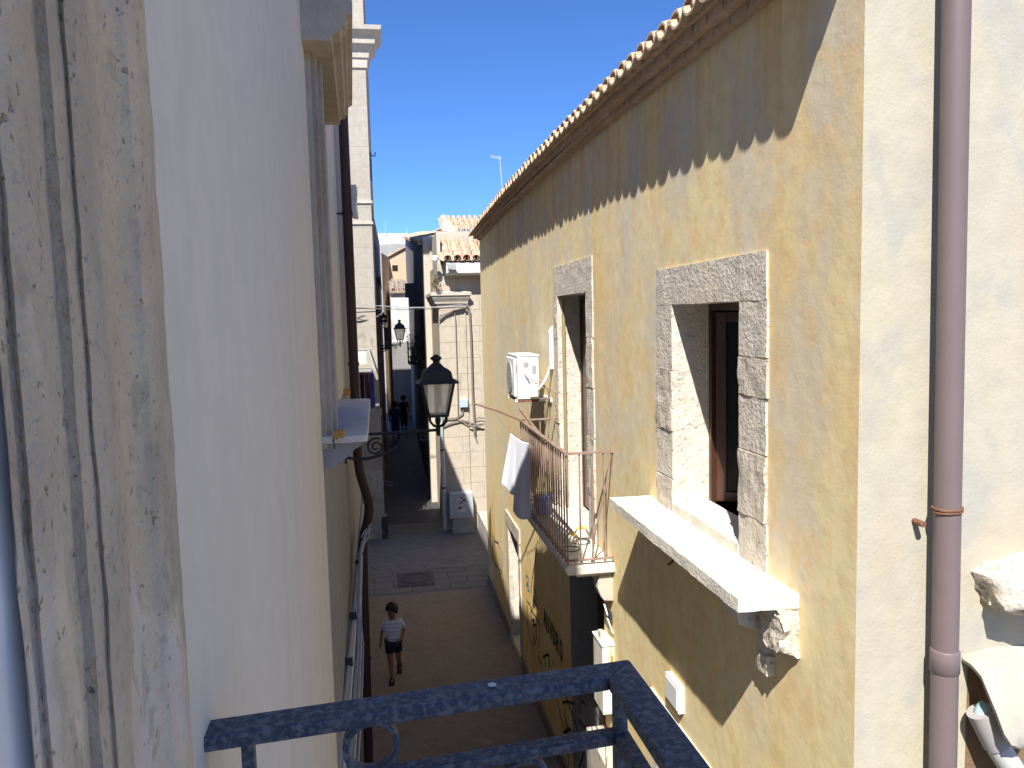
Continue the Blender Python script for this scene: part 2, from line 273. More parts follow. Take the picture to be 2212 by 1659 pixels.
# ------------------------------------------------------------------ mesh building
class MB:
    def __init__(s): s.v = []; s.f = []
    def add(s, vs, fs):
        o = len(s.v); s.v += [Vector(p) for p in vs]; s.f += [tuple(i+o for i in f) for f in fs]; return s
    def quad(s, a, b, c, d): return s.add([a, b, c, d], [(0, 1, 2, 3)])
    def box(s, x0, x1, y0, y1, z0, z1):
        vs = [(x, y, z) for x in (x0, x1) for y in (y0, y1) for z in (z0, z1)]
        return s.add(vs, [(0, 1, 3, 2), (4, 6, 7, 5), (0, 4, 5, 1), (2, 3, 7, 6), (0, 2, 6, 4), (1, 5, 7, 3)])
    def hexa(s, lo, hi):           # two rings of four points
        n = len(lo); fs = [tuple(range(n))[::-1], tuple(range(n, 2*n))]
        for i in range(n): j = (i+1) % n; fs.append((i, j, j+n, i+n))
        return s.add(list(lo)+list(hi), fs)
    def tube(s, pts, r, n=8, closed=False, cap=True, flat=None):
        pts = [Vector(p) for p in pts]; R = r if isinstance(r, (list, tuple)) else [r]*len(pts)
        rings = []; m = len(pts); up = None
        for i, p in enumerate(pts):
            a = pts[(i-1) % m] if (closed or i > 0) else p; b = pts[(i+1) % m] if (closed or i < m-1) else p
            t = (b-a).normalized()
            if up is None:
                up = Vector((0, 0, 1)) if abs(t.z) < .9 else Vector((1, 0, 0))
            e = (up-t*up.dot(t)).normalized(); g = t.cross(e); up = e
            rings.append([p+(e*math.cos(2*math.pi*k/n)*(flat[0] if flat else 1)+g*math.sin(2*math.pi*k/n)*(flat[1] if flat else 1))*R[i] for k in range(n)])
        vs = [q for ring in rings for q in ring]; fs = []
        for i in range(m if closed else m-1):
            j = (i+1) % m
            for k in range(n):
                l = (k+1) % n; fs.append((i*n+k, i*n+l, j*n+l, j*n+k))
        if cap and not closed: fs += [tuple(range(n))[::-1], tuple((m-1)*n+k for k in range(n))]
        return s.add(vs, fs)
    def lathe(s, prof, c, n=16, ax=2):
        c = Vector(c); vs = []; fs = []
        for (r, h) in prof:
            for k in range(n):
                a = 2*math.pi*k/n; p = [r*math.cos(a), r*math.sin(a)]; p.insert(ax, h); vs.append(c+Vector(p))
        for i in range(len(prof)-1):
            for k in range(n): l = (k+1) % n; fs.append((i*n+k, i*n+l, (i+1)*n+l, (i+1)*n+k))
        fs += [tuple(range(n))[::-1], tuple((len(prof)-1)*n+k for k in range(n))]
        return s.add(vs, fs)
    def extrude(s, prof, A, B):    # prof: list of offsets (vectors); from A to B
        lo = [Vector(A)+Vector(p) for p in prof]; hi = [Vector(B)+Vector(p) for p in prof]; return s.hexa(lo, hi)
    def bar(s, a, b, w, h, up=(0, 0, 1)):
        a = Vector(a); b = Vector(b); t = (b-a).normalized(); u = Vector(up); u = (u-t*u.dot(t)).normalized(); g = t.cross(u)
        q = [g*w/2+u*h/2, -g*w/2+u*h/2, -g*w/2-u*h/2, g*w/2-u*h/2]
        return s.hexa([a+k for k in q], [b+k for k in q])
    def rbox(s, x0, x1, y0, y1, z0, z1, seg=.06, amp=.01, sc=6., seed=0., keep=None):
        """box of broken stone: subdivided, its points moved by noise"""
        d = (x1-x0, y1-y0, z1-z0); n = [max(1, min(60, int(round(abs(k)/seg)))) for k in d]; o = (x0, y0, z0); key = {}; vs = []; fs = []
        def vid(i, j, k):
            if (i, j, k) not in key:
                p = Vector((x0+d[0]*i/n[0], y0+d[1]*j/n[1], z0+d[2]*k/n[2]))
                q = p*sc+Vector((seed, seed*1.3, seed*.7))
                w = Vector((noise.noise(q), noise.noise(q+Vector((31, 0, 0))), noise.noise(q+Vector((0, 47, 0)))))
                q2 = q*3.1; w += .5*Vector((noise.noise(q2), noise.noise(q2+Vector((31, 0, 0))), noise.noise(q2+Vector((0, 47, 0)))))
                a = amp if keep is None else amp*keep(p)
                key[(i, j, k)] = len(vs); vs.append(p+w*a)
            return key[(i, j, k)]
        for a in range(3):
            b, c = [(1, 2), (2, 0), (0, 1)][a]
            for e in (0, n[a]):
                for i in range(n[b]):
                    for j in range(n[c]):
                        q = []
                        for (u, w) in ((i, j), (i+1, j), (i+1, j+1), (i, j+1)):
                            t = [0, 0, 0]; t[a] = e; t[b] = u; t[c] = w; q.append(vid(*t))
                        fs.append(tuple(q) if e else tuple(q[::-1]))
        return s.add(vs, fs)
def mesh_obj(name, mb, m, smooth=False, bevel=0.):
    me = bpy.data.meshes.new(name); me.from_pydata([tuple(v) for v in mb.v], [], mb.f); me.validate(); me.update()
    me.materials.append(m)
    o = bpy.data.objects.new(name, me); COL.objects.link(o)
    if smooth:
        me.shade_smooth()
        try: me.set_sharp_from_angle(angle=math.radians(48))
        except Exception: pass
    if bevel:
        b = o.modifiers.new('edge', 'BEVEL'); b.width = bevel; b.segments = 2; b.limit_method = 'ANGLE'
    return o
def wloc(o):
    p = Vector((0, 0, 0))
    while o: p += o.location; o = o.parent
    return p
def thing(name, label, cat, loc, group=None):
    o = bpy.data.objects.new(name, None); COL.objects.link(o); o.location = loc; o.empty_display_size = .1
    o['label'] = label; o['category'] = cat
    if group: o['group'] = group
    return o
def part(name, mb, m, parent, smooth=False, bevel=0., label=None):
    w = wloc(parent); mb.v = [v-w for v in mb.v]
    o = mesh_obj(name, mb, m, smooth, bevel); o.parent = parent
    if label: o['label'] = label
    return o
def solo(name, mb, m, label, cat, group=None, smooth=False, bevel=0., loc=None):
    c = Vector(loc) if loc is not None else sum(mb.v, Vector())/len(mb.v); mb.v = [v-c for v in mb.v]
    o = mesh_obj(name, mb, m, smooth, bevel); o.location = c; o['label'] = label; o['category'] = cat
    if group: o['group'] = group
    return o
def struct(name, mb, m, kind='structure'):
    o = mesh_obj(name, mb, m); o['kind'] = kind; return o
def dup(o, loc, label, group=None):
    r = o.copy(); COL.objects.link(r); r.location = loc; r['label'] = label
    if group: r['group'] = group
    for ch in list(o.children):
        c = ch.copy(); COL.objects.link(c); c.parent = r
        for g in list(ch.children):
            d = g.copy(); COL.objects.link(d); d.parent = c
    return r
def wall(mb, P, u0, u1, v0, v1, ops, step=1.0):
    """wall sheet with real openings and reveals; P(u,v,w) -> world, w<0 goes into the wall; ops: (u0,u1,v0,v1,depth)"""
    us = sorted({u0, u1, *[o[0] for o in ops], *[o[1] for o in ops]}); vs = sorted({v0, v1, *[o[2] for o in ops], *[o[3] for o in ops]})
    def fine(a):
        r = []
        for p, q in zip(a, a[1:]):
            n = max(1, int((q-p)/step)); r += [p+(q-p)*i/n for i in range(n)]
        return r+[a[-1]]
    us = fine(us); vs = fine(vs)
    for a, b in zip(us, us[1:]):
        for c, d in zip(vs, vs[1:]):
            mu, mv = (a+b)/2, (c+d)/2
            if any(o[0] < mu < o[1] and o[2] < mv < o[3] for o in ops): continue
            mb.quad(P(a, c, 0), P(b, c, 0), P(b, d, 0), P(a, d, 0))
    return mb
def reveals(mb, P, o):
    a, b, c, d, e = o
    for (p, q) in (((a, c), (b, c)), ((b, c), (b, d)), ((b, d), (a, d)), ((a, d), (a, c))):
        mb.quad(P(p[0], p[1], 0), P(q[0], q[1], 0), P(q[0], q[1], -e), P(p[0], p[1], -e))
    return mb
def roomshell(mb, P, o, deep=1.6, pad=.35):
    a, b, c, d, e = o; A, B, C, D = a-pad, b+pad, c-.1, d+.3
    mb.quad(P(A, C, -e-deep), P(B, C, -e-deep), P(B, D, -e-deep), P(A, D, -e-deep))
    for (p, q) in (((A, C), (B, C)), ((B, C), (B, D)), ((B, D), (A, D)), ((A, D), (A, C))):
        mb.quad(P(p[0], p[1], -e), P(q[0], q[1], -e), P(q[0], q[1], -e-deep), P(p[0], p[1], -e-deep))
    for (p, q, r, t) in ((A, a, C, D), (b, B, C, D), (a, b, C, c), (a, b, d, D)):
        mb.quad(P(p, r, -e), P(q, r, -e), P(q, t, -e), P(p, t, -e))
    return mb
def arc(mb, A, L, S, U, hw, h, th, up=1, n=7, taper=0.):
    """one barrel tile: from A along L; S side, U up; half width hw, rise h, thickness th"""
    A = Vector(A); L = Vector(L); S = Vector(S); U = Vector(U); vs = []
    for t in (0, 1):
        for k in range(n+1):
            a = math.pi*k/n; c, q = math.cos(a), math.sin(a)
            w = hw*(1-taper*t)
            for r in (1, 1-th/hw):
                vs.append(A+L*t+S*(c*w*r)+U*(up*(q*h*(r if r == 1 else (h-th)/h))))
    m = 2*(n+1); fs = []
    for k in range(n):
        a, b, c, d = 2*k, 2*k+1, 2*k+2, 2*k+3
        fs += [(a, c, c+m, a+m), (b, b+m, d+m, d), (a, b, d, c), (a+m, c+m, d+m, b+m)]
    fs += [(0, m, m+1, 1), (2*n, 2*n+1, 2*n+1+m, 2*n+m)]
    return mb.add(vs, fs)
def tile_field(mb, O, S, L, ncol, nrow, pitch, rowlen, jit=.01):
    """coppi roof: O lower corner, S unit along eave, L unit up the slope"""
    O = Vector(O); S = Vector(S); L = Vector(L); U = S.cross(L).normalized()
    if U.z < 0: U = -U
    for i in range(ncol):
        for j in range(nrow):
            p = O+S*(pitch*(i+.5)+random.uniform(-jit, jit))+L*(rowlen*j+random.uniform(-jit, jit))+U*(.035+random.uniform(0, jit))
            arc(mb, p+U*.012, L*rowlen*1.15-U*.012, S, U, pitch*.40, pitch*.36, .014, 1, 6, .12)
            if j == 0 or True:
                q = O+S*(pitch*i)+L*(rowlen*j)+U*.04
                arc(mb, q, L*rowlen*1.1, S, U, pitch*.38, pitch*.28, .014, -1, 5, 0)
    return mb

# ------------------------------------------------------------------ camera, sky, sun
cam = bpy.data.cameras.new('camera'); co = bpy.data.objects.new('camera', cam); COL.objects.link(co); sc.camera = co
cam.sensor_width = 36; cam.lens = F/2212*36; cam.clip_start = .02; cam.clip_end = 3000
xw = Vector((_x.x, _y.x, _z.x)); yw = Vector((_x.y, _y.y, _z.y)); fw = Vector((_x.z, _y.z, _z.z))
M4 = Matrix((xw, yw, -fw)).transposed().to_4x4(); M4.translation = (0, 0, EYE); co.matrix_world = M4
SUN = Vector((1, 2.75, -3.45)).normalized()
W = bpy.data.worlds.new('World'); sc.world = W; W.use_nodes = True
nt = W.node_tree; bg = nt.nodes['Background']; sky = nt.nodes.new('ShaderNodeTexSky'); sky.sky_type = 'NISHITA'; sky.sun_disc = False
sky.sun_elevation = math.asin(-SUN.z); sky.sun_rotation = math.atan2(-SUN.x, -SUN.y) % (2*math.pi)
sky.altitude = 3000; sky.air_density = 1.0; sky.dust_density = 0; sky.ozone_density = 10
tint = nt.nodes.new('ShaderNodeMix'); tint.data_type = 'RGBA'; tint.blend_type = 'MULTIPLY'; tint.inputs[0].default_value = 1
nt.links.new(sky.outputs[0], tint.inputs[6]); tint.inputs[7].default_value = (.60, .715, .84, 1)      # a deep dry summer blue
nt.links.new(tint.outputs[2], bg.inputs[0]); bg.inputs[1].default_value = .13
sl = bpy.data.lights.new('sun', 'SUN'); sl.energy = 4.6; sl.angle = math.radians(.53); sl.color = (1, .95, .87)
so = bpy.data.objects.new('sun', sl); COL.objects.link(so); so.rotation_euler = SUN.to_track_quat('-Z', 'Y').to_euler(); so.location = (-10, -20, 40)
sc.view_settings.view_transform = 'Standard'; sc.view_settings.look = 'None'; sc.view_settings.gamma = 1; sc.view_settings.exposure = .95
sc.cycles.max_bounces = 8; sc.cycles.diffuse_bounces = 5; sc.cycles.transparent_max_bounces = 12

# ------------------------------------------------------------------ ground
struct('ground', MB().quad((-900, -900, -.03), (900, -900, -.03), (900, 900, -.03), (-900, 900, -.03)), earth)
struct('street', MB().quad((-1.2, -8, 0), (2.4, -8, 0), (2.4, 15.75, 0), (-1.2, 15.75, 0)), street_m)
m = MB(); m.quad((-6, 15.75, .004), (9, 15.75, .004), (9, 17.2, .004), (-6, 17.2, .004)); struct('paving_border', m, band_m)
m = MB(); m.quad((-6, 17.2, .008), (9, 17.2, .008), (9, 21.2, .008), (-6, 21.2, .008)); struct('paving', m, paving_m)
m = MB(); m.quad((-1.5, 21.2, .004), (3, 21.2, .004), (3, 60, .004), (-1.5, 60, .004)); struct('alley_paving', m, basalt)
# ------------------------------------------------------------------ the ochre house on the right
D = 2.0; Y0, Y1 = 3.0, 15.96
def PR(u, v, w): return Vector((D-w, u, v))          # wall facing the street
def eave_z(y): return 7.36+.14*math.sin(math.pi*(y-3)/13.5)
house = thing('plaster_house', 'long ochre plaster house with tiled eave, stone framed window and small balcony along the alley', 'house', (D, 9.5, 0))
WIN = (4.117, 5.160, 4.33, 5.753, .27); DOOR = (7.50, 8.78, 3.42, 5.92, .26)
GD1 = (7.03, 8.45, .12, 3.02, .34); GD2 = (11.95, 12.95, .10, 2.08, .30); GD0 = (4.2, 5.4, .1, 2.45, .3)
ops = [WIN, DOOR, GD1, GD2, GD0]
m = wall(MB(), PR, Y0, Y1, -.05, 7.62, ops)
m.quad((D, Y1, -.05), (8, Y1, -.05), (8, Y1, 7.62), (D, Y1, 7.62))
m.quad((8, Y0, -.05), (8, Y1, -.05), (8, Y1, 9.3), (8, Y0, 9.3))
part('wall', m, yellow, house)
m = MB(); m.quad((D+.0, Y0, -.05), (8, Y0, -.05), (8, Y0, 9.4), (D+.0, Y0, 7.62))
part('end_wall', m, limewash, house, label='pale cream end wall catching full sun')
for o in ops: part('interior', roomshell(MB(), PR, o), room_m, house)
m = MB()
for o in (WIN, DOOR, GD0): part('reveal', reveals(MB(), PR, o), stone, house)
m = MB()
reveals(m, PR, GD2); part('reveal', m, stone, house)
m = MB(); reveals(m, PR, GD1); part('reveal', m, beige, house)
# roof: sheet behind the eave + three courses of eave tiles
m = MB(); ny = 130
for i in range(ny):
    y0 = Y0-.05+(Y1-Y0+.1)*i/ny; y1 = Y0-.05+(Y1-Y0+.1)*(i+1)/ny
    b0 = .05*math.sin(y0*2*math.pi/.21); b1 = .05*math.sin(y1*2*math.pi/.21)
    m.quad((D-.16, y0, eave_z(y0)+.12+b0*.4), (D-.16, y1, eave_z(y1)+.12+b1*.4), (8.1, y1, 9.45+b1), (8.1, y0, 9.45+b0))
rf = part('roof', m, tile_e, house)
m = MB(); pitch = .213; y = Y0+.02; k = 0
L_ = Vector((.62, 0, .15))
while y < Y1+.05:
    z = eave_z(y)+random.uniform(-.005, .005); j = random.uniform(-.006, .006)
    arc(m, (D-.225+j, y, z+.055), L_, (0, 1, 0), (0, 0, 1), .1045, .078, .016, -1, 8)
    arc(m, (D-.195+j, y+pitch/2, z+.045), L_, (0, 1, 0), (0, 0, 1), .088, .075, .015, 1, 7)
    y += pitch+random.uniform(-.002, .002); k += 1
part('eave_tile', m, tile_e, rf, label='row of upturned channel tiles along the eave')
m = MB(); y = Y0+.0
while y < Y1-.02:
    z = eave_z(y)
    m.rbox(D-.125+random.uniform(-.006, .006), D+.04, y+.004, y+pitch-.012, z-.075, z-.012, .2, .004, 9, y)
    y += pitch
y = Y0+.07
while y < Y1-.12:
    z = eave_z(y)
    m.rbox(D-.06+random.uniform(-.006, .006), D+.04, y+.004, y+pitch-.012, z-.125, z-.078, .2, .004, 9, y+50)
    y += pitch
m.box(D-.10, D+.3, Y0+.03, Y1-.03, 7.37, 7.40)
y = Y0
while y < Y1-.2:
    z = eave_z(y); m.rbox(D-.165, D+.1, y, y+.25, z-.01, z+.10, .12, .006, 9, y+90); y += .25
part('corbel_course', m, tile_e, rf)
# base plinth
for a, b in ((Y0, 4.0), (5.5, 6.95), (8.5, 11.85), (13.05, Y1)): part('plinth', MB().rbox(D-.03, D+.02, a, b, 0, .22, .3, .004, 4, a), street_m, house)
# window surround
def surround(y0, y1, z0, z1, a0, a1, b1, name, blocks, seed, front=.012, par=None):
    """stone blocks round an opening a0..a1 up to b1; outer y0..y1, z1"""
    m1 = MB().rbox(D-front, D+.10, y0+.0, y1-.005, b1, z1, .05, .004, 7, seed)
    o = part(name, m1, stone, par, label='grey stone lintel')
    for side, (p, q) in enumerate(((y0, a0), (a1, y1))):
        zs = [z0]+[z0+(b1-z0)*f for f in blocks[side]]+[b1]
        for i, (c, d) in enumerate(zip(zs, zs[1:])):
            rg = (i+side) % 2 == 1; tgt = MB()
            e = random.uniform(-.012, .012); rough = .010 if rg else .004
            if side == 0: tgt.rbox(D-front-(.006 if rg else 0), D+.10, p-e, q, c+.004, d-.004, .04, rough, 9, seed+i+side*7)
            else: tgt.rbox(D-front-(.006 if rg else 0), D+.10, p, q+e, c+.004, d-.004, .04, rough, 9, seed+i+side*7)
            part('jamb_block', tgt, pitted if rg else stone, o, label='rough pitted jamb stone' if rg else None)
    return o
win = part('window', MB().box(D+.262, D+.31, WIN[0], WIN[0]+.05, WIN[2], WIN[3]).box(D+.262, D+.31, WIN[1]-.045, WIN[1], WIN[2], WIN[3]).box(D+.262, D+.31, WIN[0]+.05, WIN[1]-.045, WIN[3]-.05, WIN[3]), wood_d, house, bevel=.004)
surround(3.80, 5.47, 4.20, 6.01, WIN[0], WIN[1], WIN[3], 'surround', ([.22, .46, .66, .8], [.2, .42, .7]), 3, par=win)
# casement leaf swung in, seen edge-on at the far side
m = MB(); a = math.radians(12)
def leaf(m, hx, hy, w, z0, z1, ang, t=.045, st=.07):
    dx, dy = math.cos(ang)*w, -math.sin(ang)*w
    for s0, s1, zz0, zz1 in ((0, st/w, z0, z1), (1-st/w, 1, z0, z1), (st/w, 1-st/w, z0, z0+st), (st/w, 1-st/w, z1-st, z1)):
        m.bar((hx+dx*s0, hy+dy*s0, (zz0+zz1)/2), (hx+dx*s1, hy+dy*s1, (zz0+zz1)/2), t, zz1-zz0)
    return (hx+dx*(st/w), hy+dy*(st/w), hx+dx*(1-st/w), hy+dy*(1-st/w))
g = leaf(m, D+.30, WIN[1]-.05, .48, WIN[2]+.02, WIN[3]-.06, math.radians(30))
part('casement', m, wood_d, win, bevel=.003)
part('glass', MB().quad((g[0], g[1], WIN[2]+.09), (g[2], g[3], WIN[2]+.09), (g[2], g[3], WIN[3]-.13), (g[0], g[1], WIN[3]-.13)), mat('dark_window_glass', (.012, .012, .013, 1), rough=.3, spec=.2), win)
part('sill', MB().rbox(D-.016, D+.262, WIN[0]+.003, WIN[1]-.003, 4.272, WIN[2]+.012, .05, .003, 6, 2), ledge_m, win)
# broken balcony ledge under the window with its corbel
lg = part('stone_ledge', MB().rbox(D-.325, D+.03, 3.475, 5.68, 4.205, 4.275, .03, .0055, 9, 4, keep=lambda p: 1 if p.x < D-.25 or p.y < 3.55 else .4), ledge_m, house, smooth=True)
m = MB(); prof = [(0, 0), (-.28, 0), (-.27, -.06), (-.22, -.09), (-.20, -.17), (-.13, -.20), (-.06, -.20), (0, -.20)]
m.extrude([(x, 0, z) for x, z in prof], (D, 3.72, 4.205), (D, 3.90, 4.205))
m.rbox(D-.045, D+.01, 3.73, 3.83, 3.80, 4.0, .03, .008, 9, 1); m.rbox(D-.055, D+.01, 3.70, 3.80, 3.74, 3.845, .025, .012, 9, 6)
part('corbel', m, stone, lg)
part('broken_stone', MB().rbox(D-.11, D+.02, 3.46, 3.64, 3.97, 4.21, .02, .035, 9, 11), pitted, lg, smooth=True)
part('iron_stub', MB().bar((D-.02, 4.72, 4.17), (D-.17, 4.84, 4.0), .018, .018), rust, lg)
m = MB(); m.rbox(D-.012, D+.02, 3.86, 5.0, 3.93, 4.2, .1, .006, 5, 8)
part('lost_corbel_scar', m, beige, lg)
# balcony
bal = part('balcony', MB().extrude([(0, 0, 3.335), (-.44, 0, 3.335), (-.455, 0, 3.35), (-.47, 0, 3.385), (-.455, 0, 3.415), (-.44, 0, 3.42), (0, 0, 3.42)], (D, 6.64, 0), (D, 9.08, 0)), ledge_m, house, bevel=.01)
m = MB(); m.extrude([(0, 0, 3.335), (-.36, 0, 3.335), (-.34, 0, 3.29), (0, 0, 3.29)], (D, 6.72, 0), (D, 9.0, 0))
part('slab_moulding', m, stone, bal)
for y in (6.70, 8.86):
    m = MB(); prof = [(0, 0), (-.13, 0), (-.145, -.05), (-.15, -.12), (-.12, -.2), (-.09, -.24), (0, -.25)]
    m.extrude([(x, 0, z) for x, z in prof], (D, y, 3.29), (D, y+.16, 3.29)); part('console', m, cream2, bal, bevel=.01)
RX = D-.435; zt, zb = 4.455, 3.47
m = MB(); m.bar((RX, 6.66, zt), (RX, 9.03, zt), .042, .018).bar((RX-.02, 6.66, zt), (D, 6.66, zt), .035, .018).bar((RX, 9.03, zt), (D, 9.03, zt), .035, .018)
m.bar((RX, 6.66, zb), (RX, 9.03, zb), .03, .014).bar((RX-.02, 6.66, zb), (D-.01, 6.66, zb), .03, .014).bar((RX, 9.03, zb), (D, 9.03, zb), .03, .014)
part('railing', m, railrust, bal)
ys = [6.67+i*(9.02-6.67)/22 for i in range(23)]
pts = [(RX, y) for y in ys]+[(RX+.12, 6.66), (RX+.235, 6.66), (RX+.345, 6.66), (RX+.12, 9.03), (RX+.24, 9.03), (RX+.35, 9.03)]
for (x, y) in pts:
    part('baluster', MB().bar((x, y, 3.425), (x, y, zt-.01), .0125, .0125, up=(0, 1, 0)), railrust, bal)
part('stay', MB().tube([(D-.012, 6.66, zt), (D-.07, 6.665, 4.12), (D-.17, 6.67, 3.75), (D-.21, 6.675, 3.44)], .009, 6), railrust, bal)
# balcony door
dr = part('balcony_door', MB().box(D+.252, D+.30, DOOR[0], DOOR[0]+.06, DOOR[2], DOOR[3]).box(D+.252, D+.30, DOOR[1]-.06, DOOR[1], DOOR[2], DOOR[3]).box(D+.252, D+.30, DOOR[0]+.06, DOOR[1]-.06, DOOR[3]-.06, DOOR[3]), wood_d, house, bevel=.004)
m = MB(); m.box(D+.262, D+.295, DOOR[0]+.06, DOOR[1]-.065, DOOR[2]+.02, DOOR[3]-.07)
part('shutter', m, wood_d, dr, bevel=.004)
surround(7.25, 8.98, 3.43, 6.26, DOOR[0], DOOR[1], DOOR[3], 'surround', ([.18, .42, .62, .82], [.15, .4, .55, .8]), 13, par=dr)
part('shutter_edge', MB().bar((D+.05, 8.74, 3.45), (D+.05, 8.74, 5.88), .03, .03, up=(0, 1, 0)), olive, dr)
# ground floor doors
for o, nm in ((GD1, 'alley_door'), (GD2, 'alley_door'), (GD0, 'alley_door')):
    m = MB(); m.box(D+o[4]-.02, D+o[4]+.03, o[0]+.002, o[1]-.002, o[2], o[3])
    for q in range(1, 4): m.box(D+o[4]-.035, D+o[4]-.02, o[0]+.08, o[1]-.08, o[2]+(o[3]-o[2])*(q-.85)/3.2, o[2]+(o[3]-o[2])*(q-.1)/3.2)
    part(nm, m, wood_d, house, bevel=.005)
m = MB()
m.rbox(D-.03, D+.06, 11.78, 13.2, 2.085, 2.31, .09, .008, 6, 45); ds = part('door_surround', m, cream2, house)
for a, b in ((12.95, 13.18), (11.80, 11.95)): part('jamb', MB().rbox(D-.02, D+.06, a, b, .0, 2.08, .09, .008, 6, a), cream2, ds)
ds = part('door_surround', MB().rbox(D-.022, D+.05, 4.02, 5.66, 2.46, 2.72, .05, .006, 8, 7), stone, house)
for a, b in ((4.0, 4.2), (5.4, 5.62)): part('jamb', MB().rbox(D-.02, D+.05, a, b, 0, 2.455, .1, .006, 6, a), stone, ds)
part('step_pier', MB().rbox(1.80, D+.02, 6.0, 7.03, 0, 1.66, .08, .006, 5, 3), cream2, house, label='low sunlit pier with graffiti scrawls')
# graffiti (ribbons of paint on the wall)
def c4(x, y): return ((1380+x/4.74)/1.3562, (1550+y/4.74)/1.3562)
def c5(x, y): return ((1450+x/4.1475)/1.3562, (1850+y/4.1475)/1.3562)
LAYER = [0]
def stroke(mb, pts, w, X=D):
    LAYER[0] += 1; X = X-.003-.0003*(LAYER[0] % 9)
    P = [wx(p[0], p[1], X) for p in pts]
    Q = []
    for i in range(len(P)-1):
        for t in range(4): Q.append(P[i].lerp(P[i+1], t/4))
    Q.append(P[-1]); l = []; r = []
    for i, p in enumerate(Q):
        t = (Q[min(i+1, len(Q)-1)]-Q[max(i-1, 0)]).normalized(); n = Vector((0, -t.z, t.y))*w*.5*random.uniform(.75, 1.2)
        l.append(p+n); r.append(p-n)
    for i in range(len(Q)-1): mb.quad(l[i], l[i+1], r[i+1], r[i])
m = MB()
for s in ([(760, 700), (765, 635), (795, 680), (790, 740), (768, 770), (800, 790), (805, 860), (785, 850), (775, 780)], [(865, 800), (885, 850), (905, 930), (895, 990), (865, 990), (855, 930)], [(860, 990), (890, 1020), (925, 1080)], [(745, 770), (748, 800)]):
    m = MB(); stroke(m, [c4(*p) for p in s], .035); part('blue_graffiti', m, spray_b, house)
m = MB()
for s in ([(765, 950), (775, 1000), (815, 1045), (830, 1110), (890, 1210), (960, 1330), (965, 1380)], [(780, 1050), (790, 1200), (785, 1330), (800, 1450), (840, 1600)], [(830, 1060), (835, 1320)],
          [(845, 1270), (880, 1250), (850, 1330), (900, 1330)], [(905, 1300), (910, 1500), (890, 1600)], [(945, 1350), (950, 1500), (935, 1650)], [(870, 1340), (875, 1480), (860, 1640)],
          [(300, 40), (320, 160), (380, 200)], [(330, 100), (320, 250)], [(290, 380), (330, 480), (400, 580), (395, 670)], [(440, 300), (440, 520)], [(300, 60), (300, 300), (295, 420)], [(360, 150), (400, 300), (410, 420)], [(415, 420), (425, 560), (415, 640)], [(450, 700), (445, 860)],
          [(925, 150), (900, 350), (870, 560), (845, 700), (830, 900)]):
    m = MB(); stroke(m, [c4(*p) for p in s], .03); part('black_graffiti', m, spray_k, house)
for s in ([(690, 690), (700, 800)], [(820, 680), (880, 830), (920, 950), (960, 1080), (1000, 1190)], [(820, 870), (880, 850), (970, 880)], [(1010, 680), (1040, 830), (1100, 890)], [(1040, 840), (1040, 1000)],
          [(840, 980), (860, 1100), (900, 1200), (830, 1230)], [(740, 780), (780, 950), (830, 1170)], [(1010, 1050), (1060, 1130), (1110, 1190)], [(860, 1200), (900, 1180), (930, 1210)], [(860, 1420), (890, 1500), (900, 1640)], [(960, 1430), (980, 1560)],
          [(1090, 1400), (1060, 1560), (1020, 1650)], [(1110, 1500), (1170, 1580), (1200, 1650)], [(580, 310), (640, 280), (660, 300), (660, 440)], [(520, 300), (560, 380), (570, 440)], [(600, 300), (620, 430)], [(700, 340), (720, 420)]):
    m = MB(); stroke(m, [c5(*p) for p in s], .035); part('black_graffiti', m, spray_k, house)
for s in ([(1150, 870), (1230, 1000), (1280, 1100), (1310, 1190)], [(1150, 980), (1170, 1100), (1180, 1210)], [(1220, 1060), (1230, 1140), (1260, 1210)], [(1240, 1390), (1270, 1560)], [(1340, 1370), (1350, 1640)]):
    m = MB(); stroke(m, [c5(*p) for p in s], .02, 1.792); part('black_graffiti', m, spray_k, house)
# a word sprayed along the wall, read from far to near
GL = {'A': [[(0, 0), (.35, 1), (.7, 0)], [(.15, .4), (.55, .4)]], 'U': [[(0, 1), (0, .2), (.3, 0), (.6, .2), (.6, 1)]], 'V': [[(0, 1), (.3, 0), (.6, 1)]], 'O': [[(.3, 1), (0, .6), (.05, .15), (.35, 0), (.6, .4), (.5, .85), (.3, 1)]],
      'R': [[(0, 0), (0, 1), (.5, .85), (.45, .55), (0, .5), (.6, 0)]], 'D': [[(0, 0), (0, 1), (.5, .7), (.55, .25), (0, 0)]]}
m = MB(); yy = 10.02
for ch in 'AUVDRO':
    for st in GL[ch]:
        P = [Vector((D-.006, yy-p[0]*.2, 1.47+p[1]*.26-(10.0-yy)*.02)) for p in st]
        for a, b in zip(P, P[1:]):
            t = (b-a).normalized(); n = Vector((0, -t.z, t.y))*.02; m.quad(a+n, b+n, b-n, a-n)
    yy -= .2
part('green_graffiti', m, spray_g, house, label='word sprayed in dark green capitals')
m = MB(); stroke(m, [c5(*p) for p in [(740, 720), (760, 780), (820, 780), (825, 745)]], .03); part('green_graffiti', m, spray_g, house)

